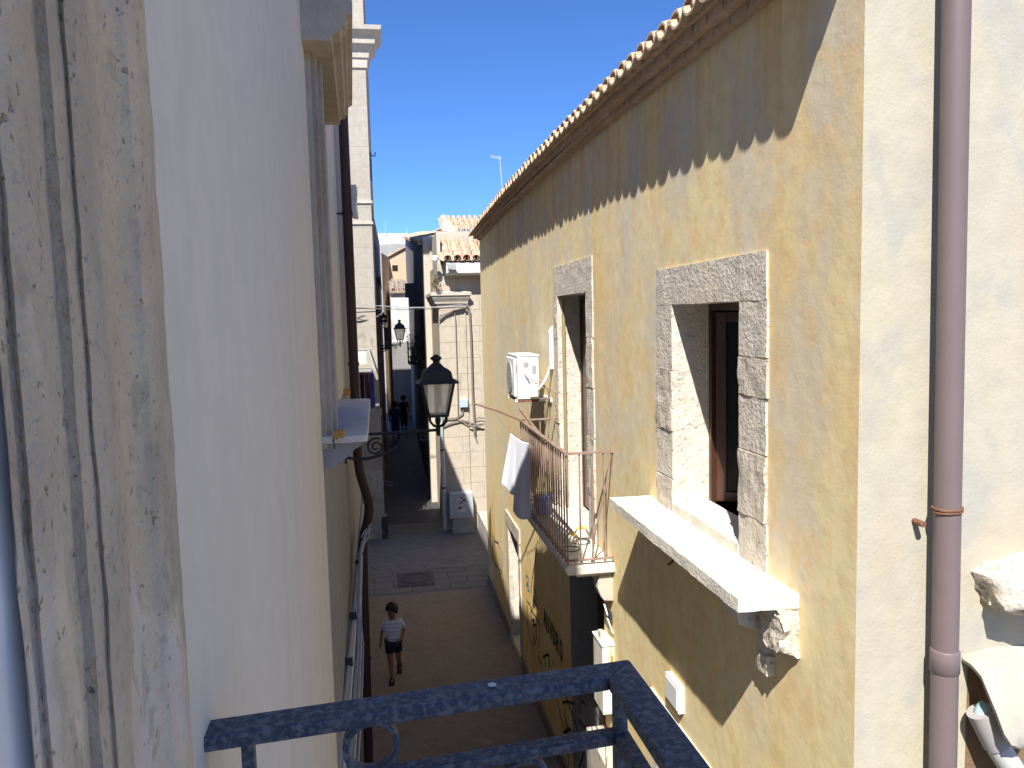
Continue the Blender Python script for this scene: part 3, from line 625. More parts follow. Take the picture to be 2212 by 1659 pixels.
# ------------------------------------------------------------------ things on and beside that wall
# drainpipe on the sunlit end wall
pp = thing('drainpipe', 'thick mauve grey plastic drainpipe running down the sunlit cream end wall', 'drainpipe', (2.36, 2.88, 3.0))
def pxc(z): return 2.345+(6.8-z)*.008
part('pipe', MB().tube([(pxc(z), 2.905, z) for z in (0, 2, 4.15)], .0555, 24), mauve, pp, smooth=True)
part('pipe', MB().tube([(pxc(z), 2.905, z) for z in (4.15, 6, 9.2)], .054, 24), mauve, pp, smooth=True)
part('coupling', MB().lathe([(.056, 0), (.060, .004), (.060, .098), (.0575, .102), (.054, .104)], (pxc(4.14), 2.905, 4.10), 24), mauve, pp, smooth=True)
c = part('clamp', MB().tube([(pxc(4.83)+.057*math.cos(a), 2.905+.057*math.sin(a), 4.833+.004*math.sin(a+1)) for a in [2*math.pi*k/24 for k in range(24)]], .0055, 6, closed=True).tube([(pxc(4.83)+.057*math.cos(a), 2.905+.057*math.sin(a), 4.818+.005*math.sin(a+2)) for a in [2*math.pi*k/24 for k in range(24)]], .005, 6, closed=True), rust, pp, smooth=True)
part('bolt', MB().tube([(2.275, 2.94, 4.755), (2.275, 3.0, 4.755)], .014, 10), rust, pp)
# rough corbel stone and broken plaster hood at the right edge
m = MB(); vs = []; fs = []; nu, nv = 40, 24
for j_ in range(nv+1):
    th = math.pi*j_/nv
    for i_ in range(nu):
        ph = 2*math.pi*i_/nu; d = Vector((math.sin(th)*math.cos(ph), math.sin(th)*math.sin(ph), math.cos(th)))
        e = 2.6; k = (abs(d.x)**e+abs(d.y)**e+abs(d.z)**e)**(-1/e); q = d*k
        w = 1+.16*noise.noise(d*1.7+Vector((4, 0, 2)))+.09*noise.noise(d*4.5)+.05*noise.noise(d*11)+.025*noise.noise(d*26)
        vs.append(Vector((2.85+q.x*.265*w, 2.96+q.y*.17*w, 4.445+q.z*.135*w)))
for j_ in range(nv):
    for i_ in range(nu): l = (i_+1) % nu; fs.append((j_*nu+i_, (j_+1)*nu+i_, (j_+1)*nu+l, j_*nu+l))
m.add(vs, fs)
solo('corbel_stone', m, pitted, 'rough projecting stone block jutting from the cream wall beside the drainpipe', 'stone', smooth=True)
hd = thing('plaster_hood', 'broken cream plaster hood with a curved torn edge sheltering a plastic pipe stub', 'hood', (2.75, 3.0, 4.0))
lip = [wy(2079, 1424, 2.985), wy(2098, 1436, 2.93), wy(2120, 1460, 2.88), wy(2137, 1500, 2.82), wy(2152, 1540, 2.79), wy(2170, 1585, 2.77), wy(2186, 1608, 2.76), wy(2205, 1616, 2.76), wy(2235, 1605, 2.77)]
top = [wy(2080, 1418, 3.0), wy(2100, 1408, 3.0), wy(2125, 1400, 3.0), wy(2150, 1398, 3.0), wy(2175, 1396, 3.0), wy(2200, 1394, 3.0), wy(2220, 1392, 3.0), wy(2240, 1391, 3.0), wy(2270, 1390, 3.0)]
m = MB(); n = len(lip); NS = 8; vs = []; 
for i in range(n):
    for k in range(NS+1):
        t = k/NS; p = top[i].lerp(lip[i], t); p.y -= .05*math.sin(math.pi*t)*min(1, i/3)
        p += Vector((1, .6, 1))*noise.noise(p*9)*.006; vs.append(p)
off = [v+Vector((.004, .012, -.016)) for v in vs]; fs = []; nv = len(vs)
for i in range(n-1):
    for k in range(NS):
        a = i*(NS+1)+k; b = a+NS+1; fs += [(a, b, b+1, a+1), (a+nv, a+1+nv, b+1+nv, b+nv)]
    a = i*(NS+1)+NS; b = a+NS+1; fs.append((a, b, b+nv, a+nv))
m.add(vs+off, fs); part('canopy', m, limewash, hd, smooth=True)
m = MB()
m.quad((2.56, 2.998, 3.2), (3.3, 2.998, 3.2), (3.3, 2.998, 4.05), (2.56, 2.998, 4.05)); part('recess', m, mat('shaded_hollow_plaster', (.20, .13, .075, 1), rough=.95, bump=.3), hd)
ps = thing('waste_pipe', 'grey white plastic pipe stub with collar poking out under the broken hood', 'pipe', wy(2150, 1600, 2.88))
a = wy(2135, 1572, 2.90); b = wy(2155, 1612, 2.89); c = wy(2195, 1675, 2.87); d = wy(2225, 1720, 2.86)
part('pipe', MB().tube([a, b, c, d], .052, 18), pvc_w, ps, smooth=True)
part('collar', MB().tube([a+(a-b)*.9, b-(b-a)*.1], .058, 18), pvc_c, ps, smooth=True)
u = (a-b).normalized()
m = MB(); m.tube([a, a+u*.035+Vector((0, 0, .01)), a+u*.07+Vector((.004, 0, .02)), a+u*.095+Vector((.008, 0, .035))], [.047, .048, .034, .008], 14)
solo('plastic_bag', m, teal, 'crumpled pale teal plastic stuffed in the mouth of the waste pipe', 'plastic bag', smooth=True)
# white meter cover low on the ochre wall
t = thing('meter_cover', 'small white square utility cover below the shadow of the ledge on the ochre wall', 'utility box', (D-.02, 5.12, 2.94))
part('box', MB().box(D-.045, D+.01, 4.99, 5.255, 2.845, 3.045), whitepaint, t, bevel=.006); part('lid', MB().box(D-.052, D-.045, 5.01, 5.235, 2.865, 3.025), acwhite, t, bevel=.003)
# white box next to the alley door + thing on it
t = thing('meter_box', 'white metal cabinet with rust streaks mounted beside the dark doorway under the balcony', 'meter box', (1.93, 6.86, 2.2))
part('cabinet', MB().box(1.885, D+.01, 6.70, 7.02, 1.95, 2.615), mat('rust_streaked_white', (.70, .68, .62, 1), [dict(s=9, st=(1, 1, .15), a=.5, b=.66, c=(.52, .33, .14, 1), f=.7)], rough=.6), t, bevel=.004)
part('lid', MB().box(1.875, D+.012, 6.69, 7.03, 2.615, 2.63), whitepaint, t, bevel=.003)
part('lock', MB().box(1.965, 1.985, 6.688, 6.70, 2.42, 2.52), wood_y, t)
m = MB(); p0 = wy(*c4(1845, 1040), 6.75); p1 = wy(*c4(1890, 1190), 6.73); p2 = wy(*c4(1890, 1240), 6.72); p3 = wy(*c4(1965, 1440), 6.70)
t = thing('bent_sign', 'bent strip of white and black sheet metal leaning on the white cabinet against the wall', 'scrap metal', p3)
part('strip', MB().bar(p0, p1, .045, .012, up=(1, 0, .3)).bar(p2, p3, .04, .012, up=(1, 0, .3)), whitepaint, t)
part('dark_fold', MB().bar(p1+Vector((.02, -.005, .03)), p2+Vector((.03, -.004, -.01)), .05, .03, up=(1, 0, 0)), iron, t)
part('back_plate', MB().bar(wy(*c4(1975, 1090), 6.76), wy(*c4(1990, 1330), 6.74), .03, .012, up=(1, 0, 0)), greymetal, t)
part('brick', MB().rbox(1.90, 1.94, 6.82, 6.90, 2.632, 2.70, .03, .004, 8, 3), cream2, t)
# air conditioner
ac = thing('air_conditioner', 'white air conditioner outdoor unit on a bracket high on the ochre wall', 'air conditioner', (1.72, 9.62, 4.66))
part('casing', MB().box(1.585, 1.862, 9.30, 9.96, 4.672, 5.20), acwhite, ac, bevel=.012)
part('lid', MB().box(1.578, 1.87, 9.293, 9.967, 5.20, 5.222), acwhite, ac, bevel=.006)
part('front_panel', MB().box(1.555, 1.585, 9.36, 9.94, 4.70, 5.18), whitepaint, ac, bevel=.012)
part('grille', MB().lathe([(.2, 0), (.2, .012), (.03, .016)], (1.543, 9.66, 4.93), 20, 0), acgrey, ac)
part('side_gap', MB().box(1.590, 1.598, 9.296, 9.30, 4.70, 5.15), acgrey, ac)
part('label', MB().box(1.578, 1.5845, 9.325, 9.345, 5.02, 5.10), redmark, ac, label='small red mark')
part('handle', MB().lathe([(.035, 0), (.035, .004), (.022, .006)], (1.70, 9.297, 5.10), 14, 1), acgrey, ac)
part('plate', MB().box(1.775, 1.825, 9.297, 9.301, 4.98, 5.09), acgrey, ac)
part('valve_cover', MB().box(1.74, 1.84, 9.25, 9.30, 4.70, 4.88), acwhite, ac, bevel=.012)
part('cable', MB().tube([(1.68, 9.295, 4.985), (1.72, 9.26, 4.93), (1.80, 9.23, 4.90), (1.9, 9.26, 4.90)], .010, 6), cable_g, ac, smooth=True)
part('hose', MB().tube([(1.835, 9.24, 4.79), (1.87, 9.2, 4.84), (1.915, 9.18, 4.91), (1.95, 9.16, 5.0), (1.965, 9.15, 5.06)], .020, 8), acwhite, ac, smooth=True)
part('hose', MB().tube([(1.90, 9.22, 4.84), (1.95, 9.2, 4.80), (1.955, 9.2, 4.70), (1.92, 9.2, 4.60), (1.90, 9.2, 4.5)], .013, 8), cable_t, ac, smooth=True)
part('bracket', MB().bar((1.56, 9.36, 4.655), (D, 9.36, 4.655), .035, .03).bar((1.56, 9.90, 4.655), (D, 9.90, 4.655), .035, .03).bar((1.99, 9.2, 4.655), (1.99, 10.0, 4.655), .02, .04), whitepaint, ac)
part('drip_tray', MB().box(1.60, 1.86, 9.31, 9.95, 4.635, 4.667), rust, ac)
m = MB(); m.box(1.955, D+.004, 9.09, 9.17, 5.05, 5.50); m.hexa([(1.955, 9.09, 5.50), (1.955, 9.17, 5.50), (2.0, 9.17, 5.50), (2.0, 9.09, 5.50)], [(1.995, 9.10, 5.57), (1.995, 9.16, 5.57), (2.0, 9.16, 5.57), (2.0, 9.10, 5.57)])
solo('pipe_trunking', m, whitepaint, 'white plastic trunking strip standing beside the balcony door frame', 'trunking', bevel=.006)
# laundry
stickA = wy(1120, 905, 8.98); stickB = wy(1025, 872, 9.75)
m = MB(); m.tube([stickA+Vector((.05, -.3, -.03)), stickA, stickA.lerp(stickB, .5)+Vector((0, 0, .012)), stickB], [.016, .015, .014, .012], 7)
solo('laundry_pole', m, wood_s, 'long weathered wooden pole sticking out over the alley from the balcony corner', 'pole', smooth=True)
m = MB(); m.bar(wy(1124, 884, 8.9), wy(1180, 958, 8.2), .03, .022)
solo('batten', m, wood_s, 'short wooden batten propped diagonally across the balcony railing', 'batten')
def cloth(pa, pb, h, nu, nv, fold, seed, drop=0., flare=0.):
    m = MB(); vs = []
    for j in range(nv+1):
        t = j/nv
        for i in range(nu+1):
            s = i/nu; p = pa.lerp(pb, s)
            w = math.sin(s*math.pi*fold+seed)*.035*t+.012*math.sin(s*9+seed*3+t*4)*t
            p = p+Vector((-flare*t*(1-s)+w*.4, w*1.3, -h*t*(1+drop*math.sin(s*math.pi))-.012*math.sin(s*math.pi)*(1-t)))
            vs.append(p)
    n = nu+1; fs = [(j*n+i, j*n+i+1, (j+1)*n+i+1, (j+1)*n+i) for j in range(nv) for i in range(nu)]
    return m.add(vs, fs)
def soft(o, t=.006):
    s = o.modifiers.new('thick', 'SOLIDIFY'); s.thickness = t; b = o.modifiers.new('smooth', 'SUBSURF'); b.levels = b.render_levels = 1
pa = wy(1103, 934, 9.0); pb = wx(1144, 956, 1.535); pm = pa.lerp(pb, .52)+Vector((0, 0, -.02))
o = solo('white_towel', cloth(pa, pm, .62, 16, 14, 2.4, .4, .10, .13), cloth_m, 'white towel hung nearest the pole, hem flaring to a point', 'towel', 'white washing on the line', smooth=True); soft(o)
o = solo('white_towel', cloth(pm+Vector((-.02, .06, 0)), pb, .86, 16, 14, 2.0, 1.9, .05, .08), cloth_m, 'longer white towel hanging in front of the railing bars', 'towel', 'white washing on the line', smooth=True); soft(o)
m = MB(); m.tube([wy(1066, 890, 9.35), wy(1094, 924, 9.1), pa, pm, pb, pb+Vector((.03, -.1, .05))], .004, 5)
solo('clothes_line', m, cable_t, 'thin clothes line tied between the pole and the railing', 'line')
for k, (px, py, yy) in enumerate(((1104, 931, 9.0), (1125, 946, 8.62))):
    q = wy(px, py, yy); solo('clothes_peg', MB().box(q.x-.006, q.x+.006, q.y-.008, q.y+.008, q.z-.02, q.z+.03), wood_y, ['wooden peg at the outer end of the clothes line', 'wooden peg holding the longer towel'][k], 'peg', 'clothes pegs')
# balcony bits
t = thing('bucket', 'small blue plastic bucket behind the balcony bars', 'bucket', (1.72, 8.52, 3.42))
part('body', MB().lathe([(.085, 0), (.09, .01), (.115, .20), (.125, .205), (.118, .21)], (1.72, 8.52, 3.425), 18), bluebucket, t, smooth=True)
part('handle', MB().tube([(1.72+.12*math.cos(a), 8.52, 3.63+.05*math.sin(a)) for a in [math.pi*k/8 for k in range(9)]], .005, 5), bluebucket, t)
for k, (cy, lab) in enumerate(((7.12, 'yellow and black wire hoop stand on the balcony floor, the one nearer the outer bars'), (7.32, 'yellow and black wire hoop stand on the balcony floor, nearer the house wall'))):
    cx_ = 1.70+.16*k; t = thing('hoop_stand', lab, 'stand', (cx_, cy, 3.42), 'wire hoop stands on the balcony')
    part('ring', MB().tube([(cx_+.085*math.cos(a), cy+.085*math.sin(a), 3.435) for a in [2*math.pi*i/16 for i in range(16)]], .005, 5, closed=True), iron, t)
    part('hoop', MB().tube([(cx_+.085*math.cos(a), cy, 3.435+.15*math.sin(a)) for a in [math.pi*i/10 for i in range(11)]], .008, 6), olive, t)
    part('grip', MB().tube([(cx_-.05, cy, 3.565), (cx_, cy, 3.59), (cx_+.05, cy, 3.565)], .014, 6), mat('yellow_grip_rubber', (.55, .45, .08, 1), rough=.6) if k == 0 else MATS['yellow_grip_rubber'], t)
# ------------------------------------------------------------------ left hand white house (we stand on its balcony)
def PL(u, v, w): return Vector((LX(u)+w, u, v))
lh = thing('white_house', 'shaded white rendered house close on the left with stone door and window surrounds', 'house', (LX(5), 5, 0))
AW = (5.02, 6.30, 5.0, 7.26, .22)
m = wall(MB(), PL, -8, 4.76, -.05, 8.6, [(-.45, .58, 3.95, 6.9, .12)]); 
part('wall', m, whitewall, lh)
m = wall(MB(), PL, 4.76, 9.2, 4.92, 8.6, [AW]); part('wall', m, whitewall, lh)
m = wall(MB(), PL, 4.76, 9.2, -.05, 4.92, []); part('wall', m, beige, lh, label='beige rendered lower wall below the marble sill')
m = MB(); top = [(-8, 8.6), (4.5, 8.65), (6, 8.92), (8.3, 9.65), (9.2, 9.68)]
for (a, za), (b, zb_) in zip(top, top[1:]):
    m.quad((LX(a), a, 8.6), (LX(b), b, 8.6), (LX(b), b, zb_+.001), (LX(a), a, za+.001)); m.quad((LX(a), a, za), (LX(b), b, zb_), (-9, b, zb_), (-9, a, za))
m.quad((LX(9.2), 9.2, 7), (-9, 9.2, 7), (-9, 9.2, 9.68), (LX(9.2), 9.2, 9.68)); m.quad((LX(-8), -8, 0), (-9, -8, 0), (-9, -8, 8.6), (LX(-8), -8, 8.6))
part('roof', m, whitewall, lh)
part('roof_cabin', MB().box(-4.5, -.40, .95, 2.95, 8.55, 11.0), whitewall, lh)
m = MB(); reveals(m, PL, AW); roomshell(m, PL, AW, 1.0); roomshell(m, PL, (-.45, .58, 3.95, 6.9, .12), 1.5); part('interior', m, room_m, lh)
# fluted stone surround of the balcony door
def jamb(px, w): X = -.325+w; return (X*F/(px-830), X)
prof = [(392, 0), (388, .018), (378, .028), (362, .033), (350, .031), (340, .026), (325, .021), (308, .020), (294, .025), (286, .035), (276, .045), (258, .052), (242, .050), (236, .046), (228, .046), (223, .051), (212, .056), (204, .052), (192, .047), (180, .049), (172, .056), (160, .063), (135, .067), (112, .065), (104, .060), (94, .059), (88, .063), (80, .065), (74, .05), (74, -.04), (392, -.04)]
pr = [jamb(*p) for p in prof]
m = MB(); zs = [3.9+.035*i for i in range(104)]; n = len(pr); vs = []; fs = []
for z in zs:
    for (y, X) in pr:
        p = Vector((X, y, z)); q = noise.noise(p*11)*.0026+noise.noise(p*40)*.0020+noise.noise(Vector((1, 5, z*1.7)))*.002; vs.append(p+Vector((q, -q*.7, 0)))
for i in range(len(zs)-1):
    for k in range(n-1): fs.append((i*n+k, i*n+k+1, (i+1)*n+k+1, (i+1)*n+k))
m.add(vs, fs)
part('door_surround', m, jamb_m, lh, smooth=True, label='weathered fluted stone jamb with worn patches')
m = MB()
for z in (4.965, 5.42, 5.98): 
    vs = [Vector((X+.0015, y, z+.008*noise.noise(Vector((y*20, z, 0))))) for (y, X) in pr[:26]]; hi = [v+Vector((.0005, 0, .012+.004*noise.noise(v*30))) for v in vs]
fr = part('door_frame', MB().box(-.40, -.270, .47, .66, 3.95, 6.9), frame_w, lh, bevel=.008)
part('pane', MB().box(-.39, -.285, .40, .47, 3.95, 6.9), pane_b, fr)
part('pane', MB().box(-.395, -.36, -.45, .40, 3.97, 6.88), mat('door_glass', (.03, .035, .04, 1), rough=.05, spec=.8), fr)
# window with moulded surround, hood and marble sill
ws = MB()
for (y0, y1, w) in ((4.76, 4.82, .03), (4.82, 4.90, .062), (4.90, 4.945, .045), (4.945, 5.02, .088)): ws.extrude([Vector((LX(y0)-.03, y0, 0)), Vector((LX(y0)+w, y0, 0)), Vector((LX(y1)+w, y1, 0)), Vector((LX(y1)-.03, y1, 0))], (0, 0, 4.92), (0, 0, 7.28))
fm = MB().extrude([Vector((LX(6.30)-.03, 6.30, 0)), Vector((LX(6.30)+.028, 6.30, 0)), Vector((LX(6.48)+.028, 6.48, 0)), Vector((LX(6.48)-.03, 6.48, 0))], (0, 0, 4.92), (0, 0, 7.28))
wn = part('window', ws, surround_m, lh, bevel=.006); part('moulding', fm, surround_m, wn, bevel=.006)
part('casement', MB().box(LX(5.02)-.18, LX(5.02)-.13, 5.02, 6.30, 5.0, 7.26), wood_d, wn)
hp = [(-.03, 7.27), (.165, 7.27), (.17, 7.31), (.215, 7.32), (.225, 7.35), (.245, 7.355), (.25, 7.41), (.285, 7.425), (.29, 7.49), (.275, 7.505), (-.03, 7.505)]
m = MB(); m.hexa([Vector((LX(4.58)+w, 4.58, z)) for w, z in hp], [Vector((LX(6.5)+w*.86, 6.5, z)) for w, z in hp]); part('hood', m, surround_m, wn, bevel=.004)
m = MB(); m.hexa([Vector((LX(4.62)-.03, 4.62, 7.505)), Vector((LX(4.62)+.275, 4.62, 7.505)), Vector((LX(6.45)+.235, 6.45, 7.505)), Vector((LX(6.45)-.03, 6.45, 7.505))], [Vector((LX(4.62)-.03, 4.62, 8.59)), Vector((LX(4.62)+.275, 4.62, 8.59)), Vector((LX(6.45)+.235, 6.45, 8.59)), Vector((LX(6.45)-.03, 6.45, 8.59))])
part('attic_block', m, whitewall, wn)
m = MB(); a = .02
m.hexa([Vector((LX(4.74)-.02, 4.74, 4.955)), Vector((-.150, 4.74, 4.955)), Vector((-.128, 4.76, 4.955)), Vector((-.150, 6.93, 4.955)), Vector((-.19, 6.98, 4.955)), Vector((LX(6.98)-.02, 6.98, 4.955))],
       [Vector((LX(4.74)-.02, 4.74, 5.0)), Vector((-.150, 4.74, 5.0)), Vector((-.128, 4.76, 5.0)), Vector((-.150, 6.93, 5.0)), Vector((-.19, 6.98, 5.0)), Vector((LX(6.98)-.02, 6.98, 5.0))])
sl_ = part('sill', m, marble, wn, bevel=.008)
sp = [(-.02, 4.955), (.245, 4.955), (.24, 4.93), (.19, 4.905), (.165, 4.87), (.12, 4.84), (.06, 4.80), (-.02, 4.78)]
m = MB(); m.hexa([Vector((LX(4.80)+w, 4.80, z)) for w, z in sp], [Vector((LX(6.9)+w, 6.9, z)) for w, z in sp]); part('sill_moulding', m, beige, wn, smooth=True)
for k, (px, py, yy, lab) in enumerate(((750, 853, 6.75, 'yellow timber block at the far end of the marble window sill'), (733, 945, 4.80, 'yellow timber block at the near corner of the marble window sill'))):
    q = wz(px, py, 5.0); x = q.x; y = q.y
    solo('timber_block', MB().box(x-.035, x+.03, y-.03, y+.03, 5.001, 5.055 if k == 0 else 5.045), wood_y, lab, 'wood block', 'timber blocks on the sill', bevel=.003)
m = MB(); q = wz(722, 960, 4.95); m.tube([q+Vector((0, 0, -.03)), q, q+Vector((-.004, -.02, .03)), q+Vector((.01, -.03, .05)), q+Vector((.02, -.02, .035))], .004, 6); 
solo('iron_hook', m, iron, 'small iron hook fixed under the near corner of the marble sill', 'hook')

# ------------------------------------------------------------------ the balcony railing we look over
nb = thing('balcony_railing', 'blue grey painted iron balcony railing with ring ornaments across the foreground', 'railing', (.1, 1.0, 4.0))
E0 = Vector((-.345, 1.372, 4.976)); E1 = Vector((.440, 1.442, 4.976)); E2 = Vector((.468, .2, 4.976)); E3 = Vector((.48, -1.2, 4.976))
def mitre(za, zb_, w):
    d1 = (E1-E0).normalized(); d2 = (E2-E1).normalized(); n1 = Vector((-d1.y, d1.x, 0)); n2 = Vector((-d2.y, d2.x, 0))
    def isect(s):
        p = E0+n1*s; q = E1+n2*s; den = d1.x*d2.y-d1.y*d2.x; t = ((q.x-p.x)*d2.y-(q.y-p.y)*d2.x)/den; return p+d1*t
    o, i = isect(w/2), isect(-w/2)
    def at(v, z): return Vector((v.x, v.y, z))
    m = MB(); m.hexa([at(E0+n1*w/2, za), at(o, za), at(i, za), at(E0-n1*w/2, za)], [at(E0+n1*w/2, zb_), at(o, zb_), at(i, zb_), at(E0-n1*w/2, zb_)])
    m2 = MB(); e = E3+n2*w/2; f = E3-n2*w/2
    m2.hexa([at(o, za), at(e, za), at(f, za), at(i, za)], [at(o, zb_), at(e, zb_), at(f, zb_), at(i, zb_)])
    return m, m2
a, b = mitre(4.961, 4.988, .066)
tr = part('top_rail', a, bluerail, nb, bevel=.0035); part('top_rail', b, bluerail, nb, bevel=.0035)
a, b = mitre(4.836, 4.858, .034); part('lower_rail', a, bluerail, nb, bevel=.003); part('lower_rail', b, bluerail, nb, bevel=.003)
a, b = mitre(4.06, 4.085, .034); part('bottom_rail', a, bluerail, nb, bevel=.003); part('bottom_rail', b, bluerail, nb, bevel=.003)
for (x, y, s) in ((-.270, 1.379, .022), (.440, 1.442, .026), (.45, .95, .022), (.46, .45, .022), (.47, -.2, .022)): part('post', MB().box(x-s/2, x+s/2, y-s/2, y+s/2, 4.0, 4.962), bluerail, nb, bevel=.002)
def ringmesh(c, ax1, r, ri, d):
    m = MB(); vs = []; n = 40; t = Vector((-ax1.y, ax1.x, 0))
    for k in range(n):
        a = 2*math.pi*k/n; e = ax1*math.cos(a)+Vector((0, 0, 1))*math.sin(a)
        vs += [c+e*r+t*d/2, c+e*r-t*d/2, c+e*ri-t*d/2, c+e*ri+t*d/2]
    fs = []
    for k in range(n):
        j = (k+1) % n
        for q in range(4): fs.append((k*4+q, k*4+(q+1) % 4, j*4+(q+1) % 4, j*4+q))
    return m.add(vs, fs)
d1 = (E1-E0).normalized()
def onbar(x): t = (x-E0.x)/(E1.x-E0.x); p = E0.lerp(E1, t); return p
p = onbar(-.055); p.z = 4.910; part('ring', ringmesh(p, d1, .0525, .0415, .026), bluerail, nb, smooth=True, bevel=.002)
for x in (.237, -.15): p = onbar(x); p.z = 4.784; part('ring', ringmesh(p, d1, .0525, .0415, .026), bluerail, nb, smooth=True, bevel=.002)
d2 = (E2-E1).normalized()
p = E1.lerp(E2, .35); p.z = 4.784; part('ring', ringmesh(p, d2, .0525, .0415, .026), bluerail, nb, smooth=True, bevel=.002)
part('floor_slab', MB().box(-.30, .52, -1.3, 1.46, 3.86, 4.0), marble, nb)
p = wz(1063, 1480, 4.989); m = MB(); m.lathe([(.0085, 0), (.009, .0012), (.004, .0022)], p, 10)
o = part('bird_dropping', m, droppings, tr, label='white bird dropping on the top rail')

# ------------------------------------------------------------------ next houses on the left
PB = PL
bh = thing('grey_house', 'weathered house beyond the brown downpipe on the left, seen edge on', 'house', (LX(12.5), 12.6, 0))
m = MB(); top = [(9.2, 9.7), (12.9, 9.75), (14.8, 9.35), (16.0, 8.5)]
for (a, za), (b, zb_) in zip(top, top[1:]):
    m.quad((LX(a), a, -.05), (LX(b), b, -.05), (LX(b), b, zb_), (LX(a), a, za)); m.quad((LX(a), a, za), (LX(b), b, zb_), (-9, b, zb_), (-9, a, za))
m.quad((LX(16), 16, -.05), (-9, 16, -.05), (-9, 16, 8.5), (LX(16), 16, 8.5)); part('wall', m, beige, bh)
part('corbel', MB().rbox(-.66, -.45, 15.66, 15.98, 7.74, 8.36, .05, .035, 4, 2, keep=lambda p: 1), stone, bh, smooth=True)
dp = thing('downpipe', 'dark brown metal downpipe with a kink low down on the left hand houses', 'downpipe', (-.37, 9.0, 3))
part('pipe', MB().tube([(-.366, 9, 9.8), (-.366, 9, 4.3), (-.362, 9, 4.1), (-.345, 9, 3.92), (-.30, 9, 3.74), (-.262, 9, 3.60), (-.258, 9, 3.48), (-.285, 9, 3.34), (-.325, 9, 3.22), (-.348, 9, 3.05), (-.36, 9, 2.6), (-.395, 9, .02)], .055, 16), brown_p, dp, smooth=True)
for z in (6.9, 5.2, 1.7): part('clamp', MB().lathe([(.056, -.02), (.063, -.02), (.063, .02), (.056, .02)], (-.366 if z > 4 else -.371, 9, z), 16), brown_p, dp)
part('clamp_arm', MB().bar((-.42, 9, 6.9), (-.49, 9, 6.9), .02, .02), iron, dp)
# cables on the lower wall
ca = thing('cable_run', 'bundle of grey and bluish cables clipped along the shaded left wall above the street', 'cables', (-.37, 7, 2.8))
def wpath(pts, X): return [wx(px, py, X) for px, py in pts]
part('conduit', MB().tube(wpath([(727, 1700), (735, 1600), (748, 1480), (760, 1360), (769, 1260), (777, 1160), (783, 1090)], -.405), .022, 8), cable_g, ca, smooth=True)
part('conduit', MB().tube(wpath([(740, 1700), (746, 1600), (757, 1480), (766, 1360), (774, 1260), (781, 1160)], -.385), .016, 8), cable_w, ca, smooth=True)
for k, (o_, r, mm) in enumerate(((0, .012, cable_b), (4, .01, cable_g), (8, .012, cable_b), (12, .009, cable_w))):
    part('cable', MB().tube(wpath([(750+o_, 1700), (757+o_, 1590), (765+o_*.9, 1480+10*k), (772+o_*.7, 1400), (773+o_*.6, 1330-8*k), (775+o_*.5, 1260), (778+o_*.4, 1190), (787+o_*.4, 1140)], -.36), r, 6), mm, ca, smooth=True)
part('cable', MB().tube(wpath([(770, 1720), (777, 1600), (783, 1480), (785, 1390), (779, 1330), (779, 1240), (782, 1170), (800, 1140)], -.35), .008, 6), cable_w, ca, smooth=True)
for (px, py) in ((729, 1685), (762, 1330), (753, 1430), (773, 1215)):
    q = wx(px, py, -.40); part('clip', MB().box(q.x-.03, q.x+.035, q.y-.02, q.y+.02, q.z-.03, q.z+.03), iron, ca)
cg = thing('wire_tangle', 'loose tangle of pale wires sticking out beside the kink of the brown downpipe', 'wires', wx(795, 1150, -.3))
random.seed(3)
for k in range(9):
    a = wy(782+random.uniform(-4, 4), 1175+random.uniform(-15, 20), 8.7); b = wy(802+random.uniform(-6, 2), 1148+random.uniform(-20, 14), 8.7); c = a.lerp(b, .5)+Vector((0, random.uniform(-.1, .1), random.uniform(-.06, .06)))
    part('wire', MB().tube([a, a.lerp(c, .5)+Vector((0, 0, .01)), c, c.lerp(b, .5)+Vector((0, 0, -.01)), b], .006, 5), cable_w, cg)

# ------------------------------------------------------------------ street lamps
def spiral(c, r0, r1, turns, a0, n=26, sgn=1):
    return [Vector((c[0]+(r0+(r1-r0)*i/n)*math.cos(a0+sgn*2*math.pi*turns*i/n), c[1], c[2]+(r0+(r1-r0)*i/n)*math.sin(a0+sgn*2*math.pi*turns*i/n))) for i in range(n+1)]
LY = 8.2; LXX = .527; wl = LX(LY)
lamp = thing('street_lamp', 'large black iron wall lantern on a scrolled bracket over the middle of the alley', 'street lamp', (LXX, LY, 4.5), 'iron wall lanterns')
def sq(h, z): return [Vector((LXX+h*a, LY+h*b, z)) for a, b in ((-1, -1), (1, -1), (1, 1), (-1, 1))]
zb_, zt_ = 4.665, 5.015; hb, ht = .098, .168
for i in range(4):
    j = (i+1) % 4; lo = sq(hb, zb_); hi = sq(ht, zt_)
    part('frame_bar', MB().bar(lo[i], hi[i], .02, .02), iron, lamp)
    part('pane', MB().quad(lo[i].lerp(Vector((LXX, LY, zb_)), .05), lo[j].lerp(Vector((LXX, LY, zb_)), .05), hi[j].lerp(Vector((LXX, LY, zt_)), .05), hi[i].lerp(Vector((LXX, LY, zt_)), .05)), lampglass, lamp)
m = MB(); lo = sq(hb, zb_)
for i in range(4): m.bar(lo[i], lo[(i+1) % 4], .024, .024)
part('base_frame', m, iron, lamp)
m = MB(); prof = [(.205, 5.012), (.222, 5.018), (.222, 5.026), (.172, 5.045), (.160, 5.07), (.146, 5.135), (.128, 5.152), (.10, 5.165), (.072, 5.19), (.05, 5.215)]
for (a, za), (b, zc) in zip(prof, prof[1:]): m.hexa(sq(a, za), sq(b, zc))
part('roof', m, iron, lamp)
part('finial', MB().lathe([(.05, 5.205), (.036, 5.23), (.034, 5.245), (.055, 5.262), (.062, 5.272), (.058, 5.285), (.04, 5.297), (.03, 5.302), (.018, 5.315)], (LXX, LY, 0), 14), iron, lamp, smooth=True)
m = MB()
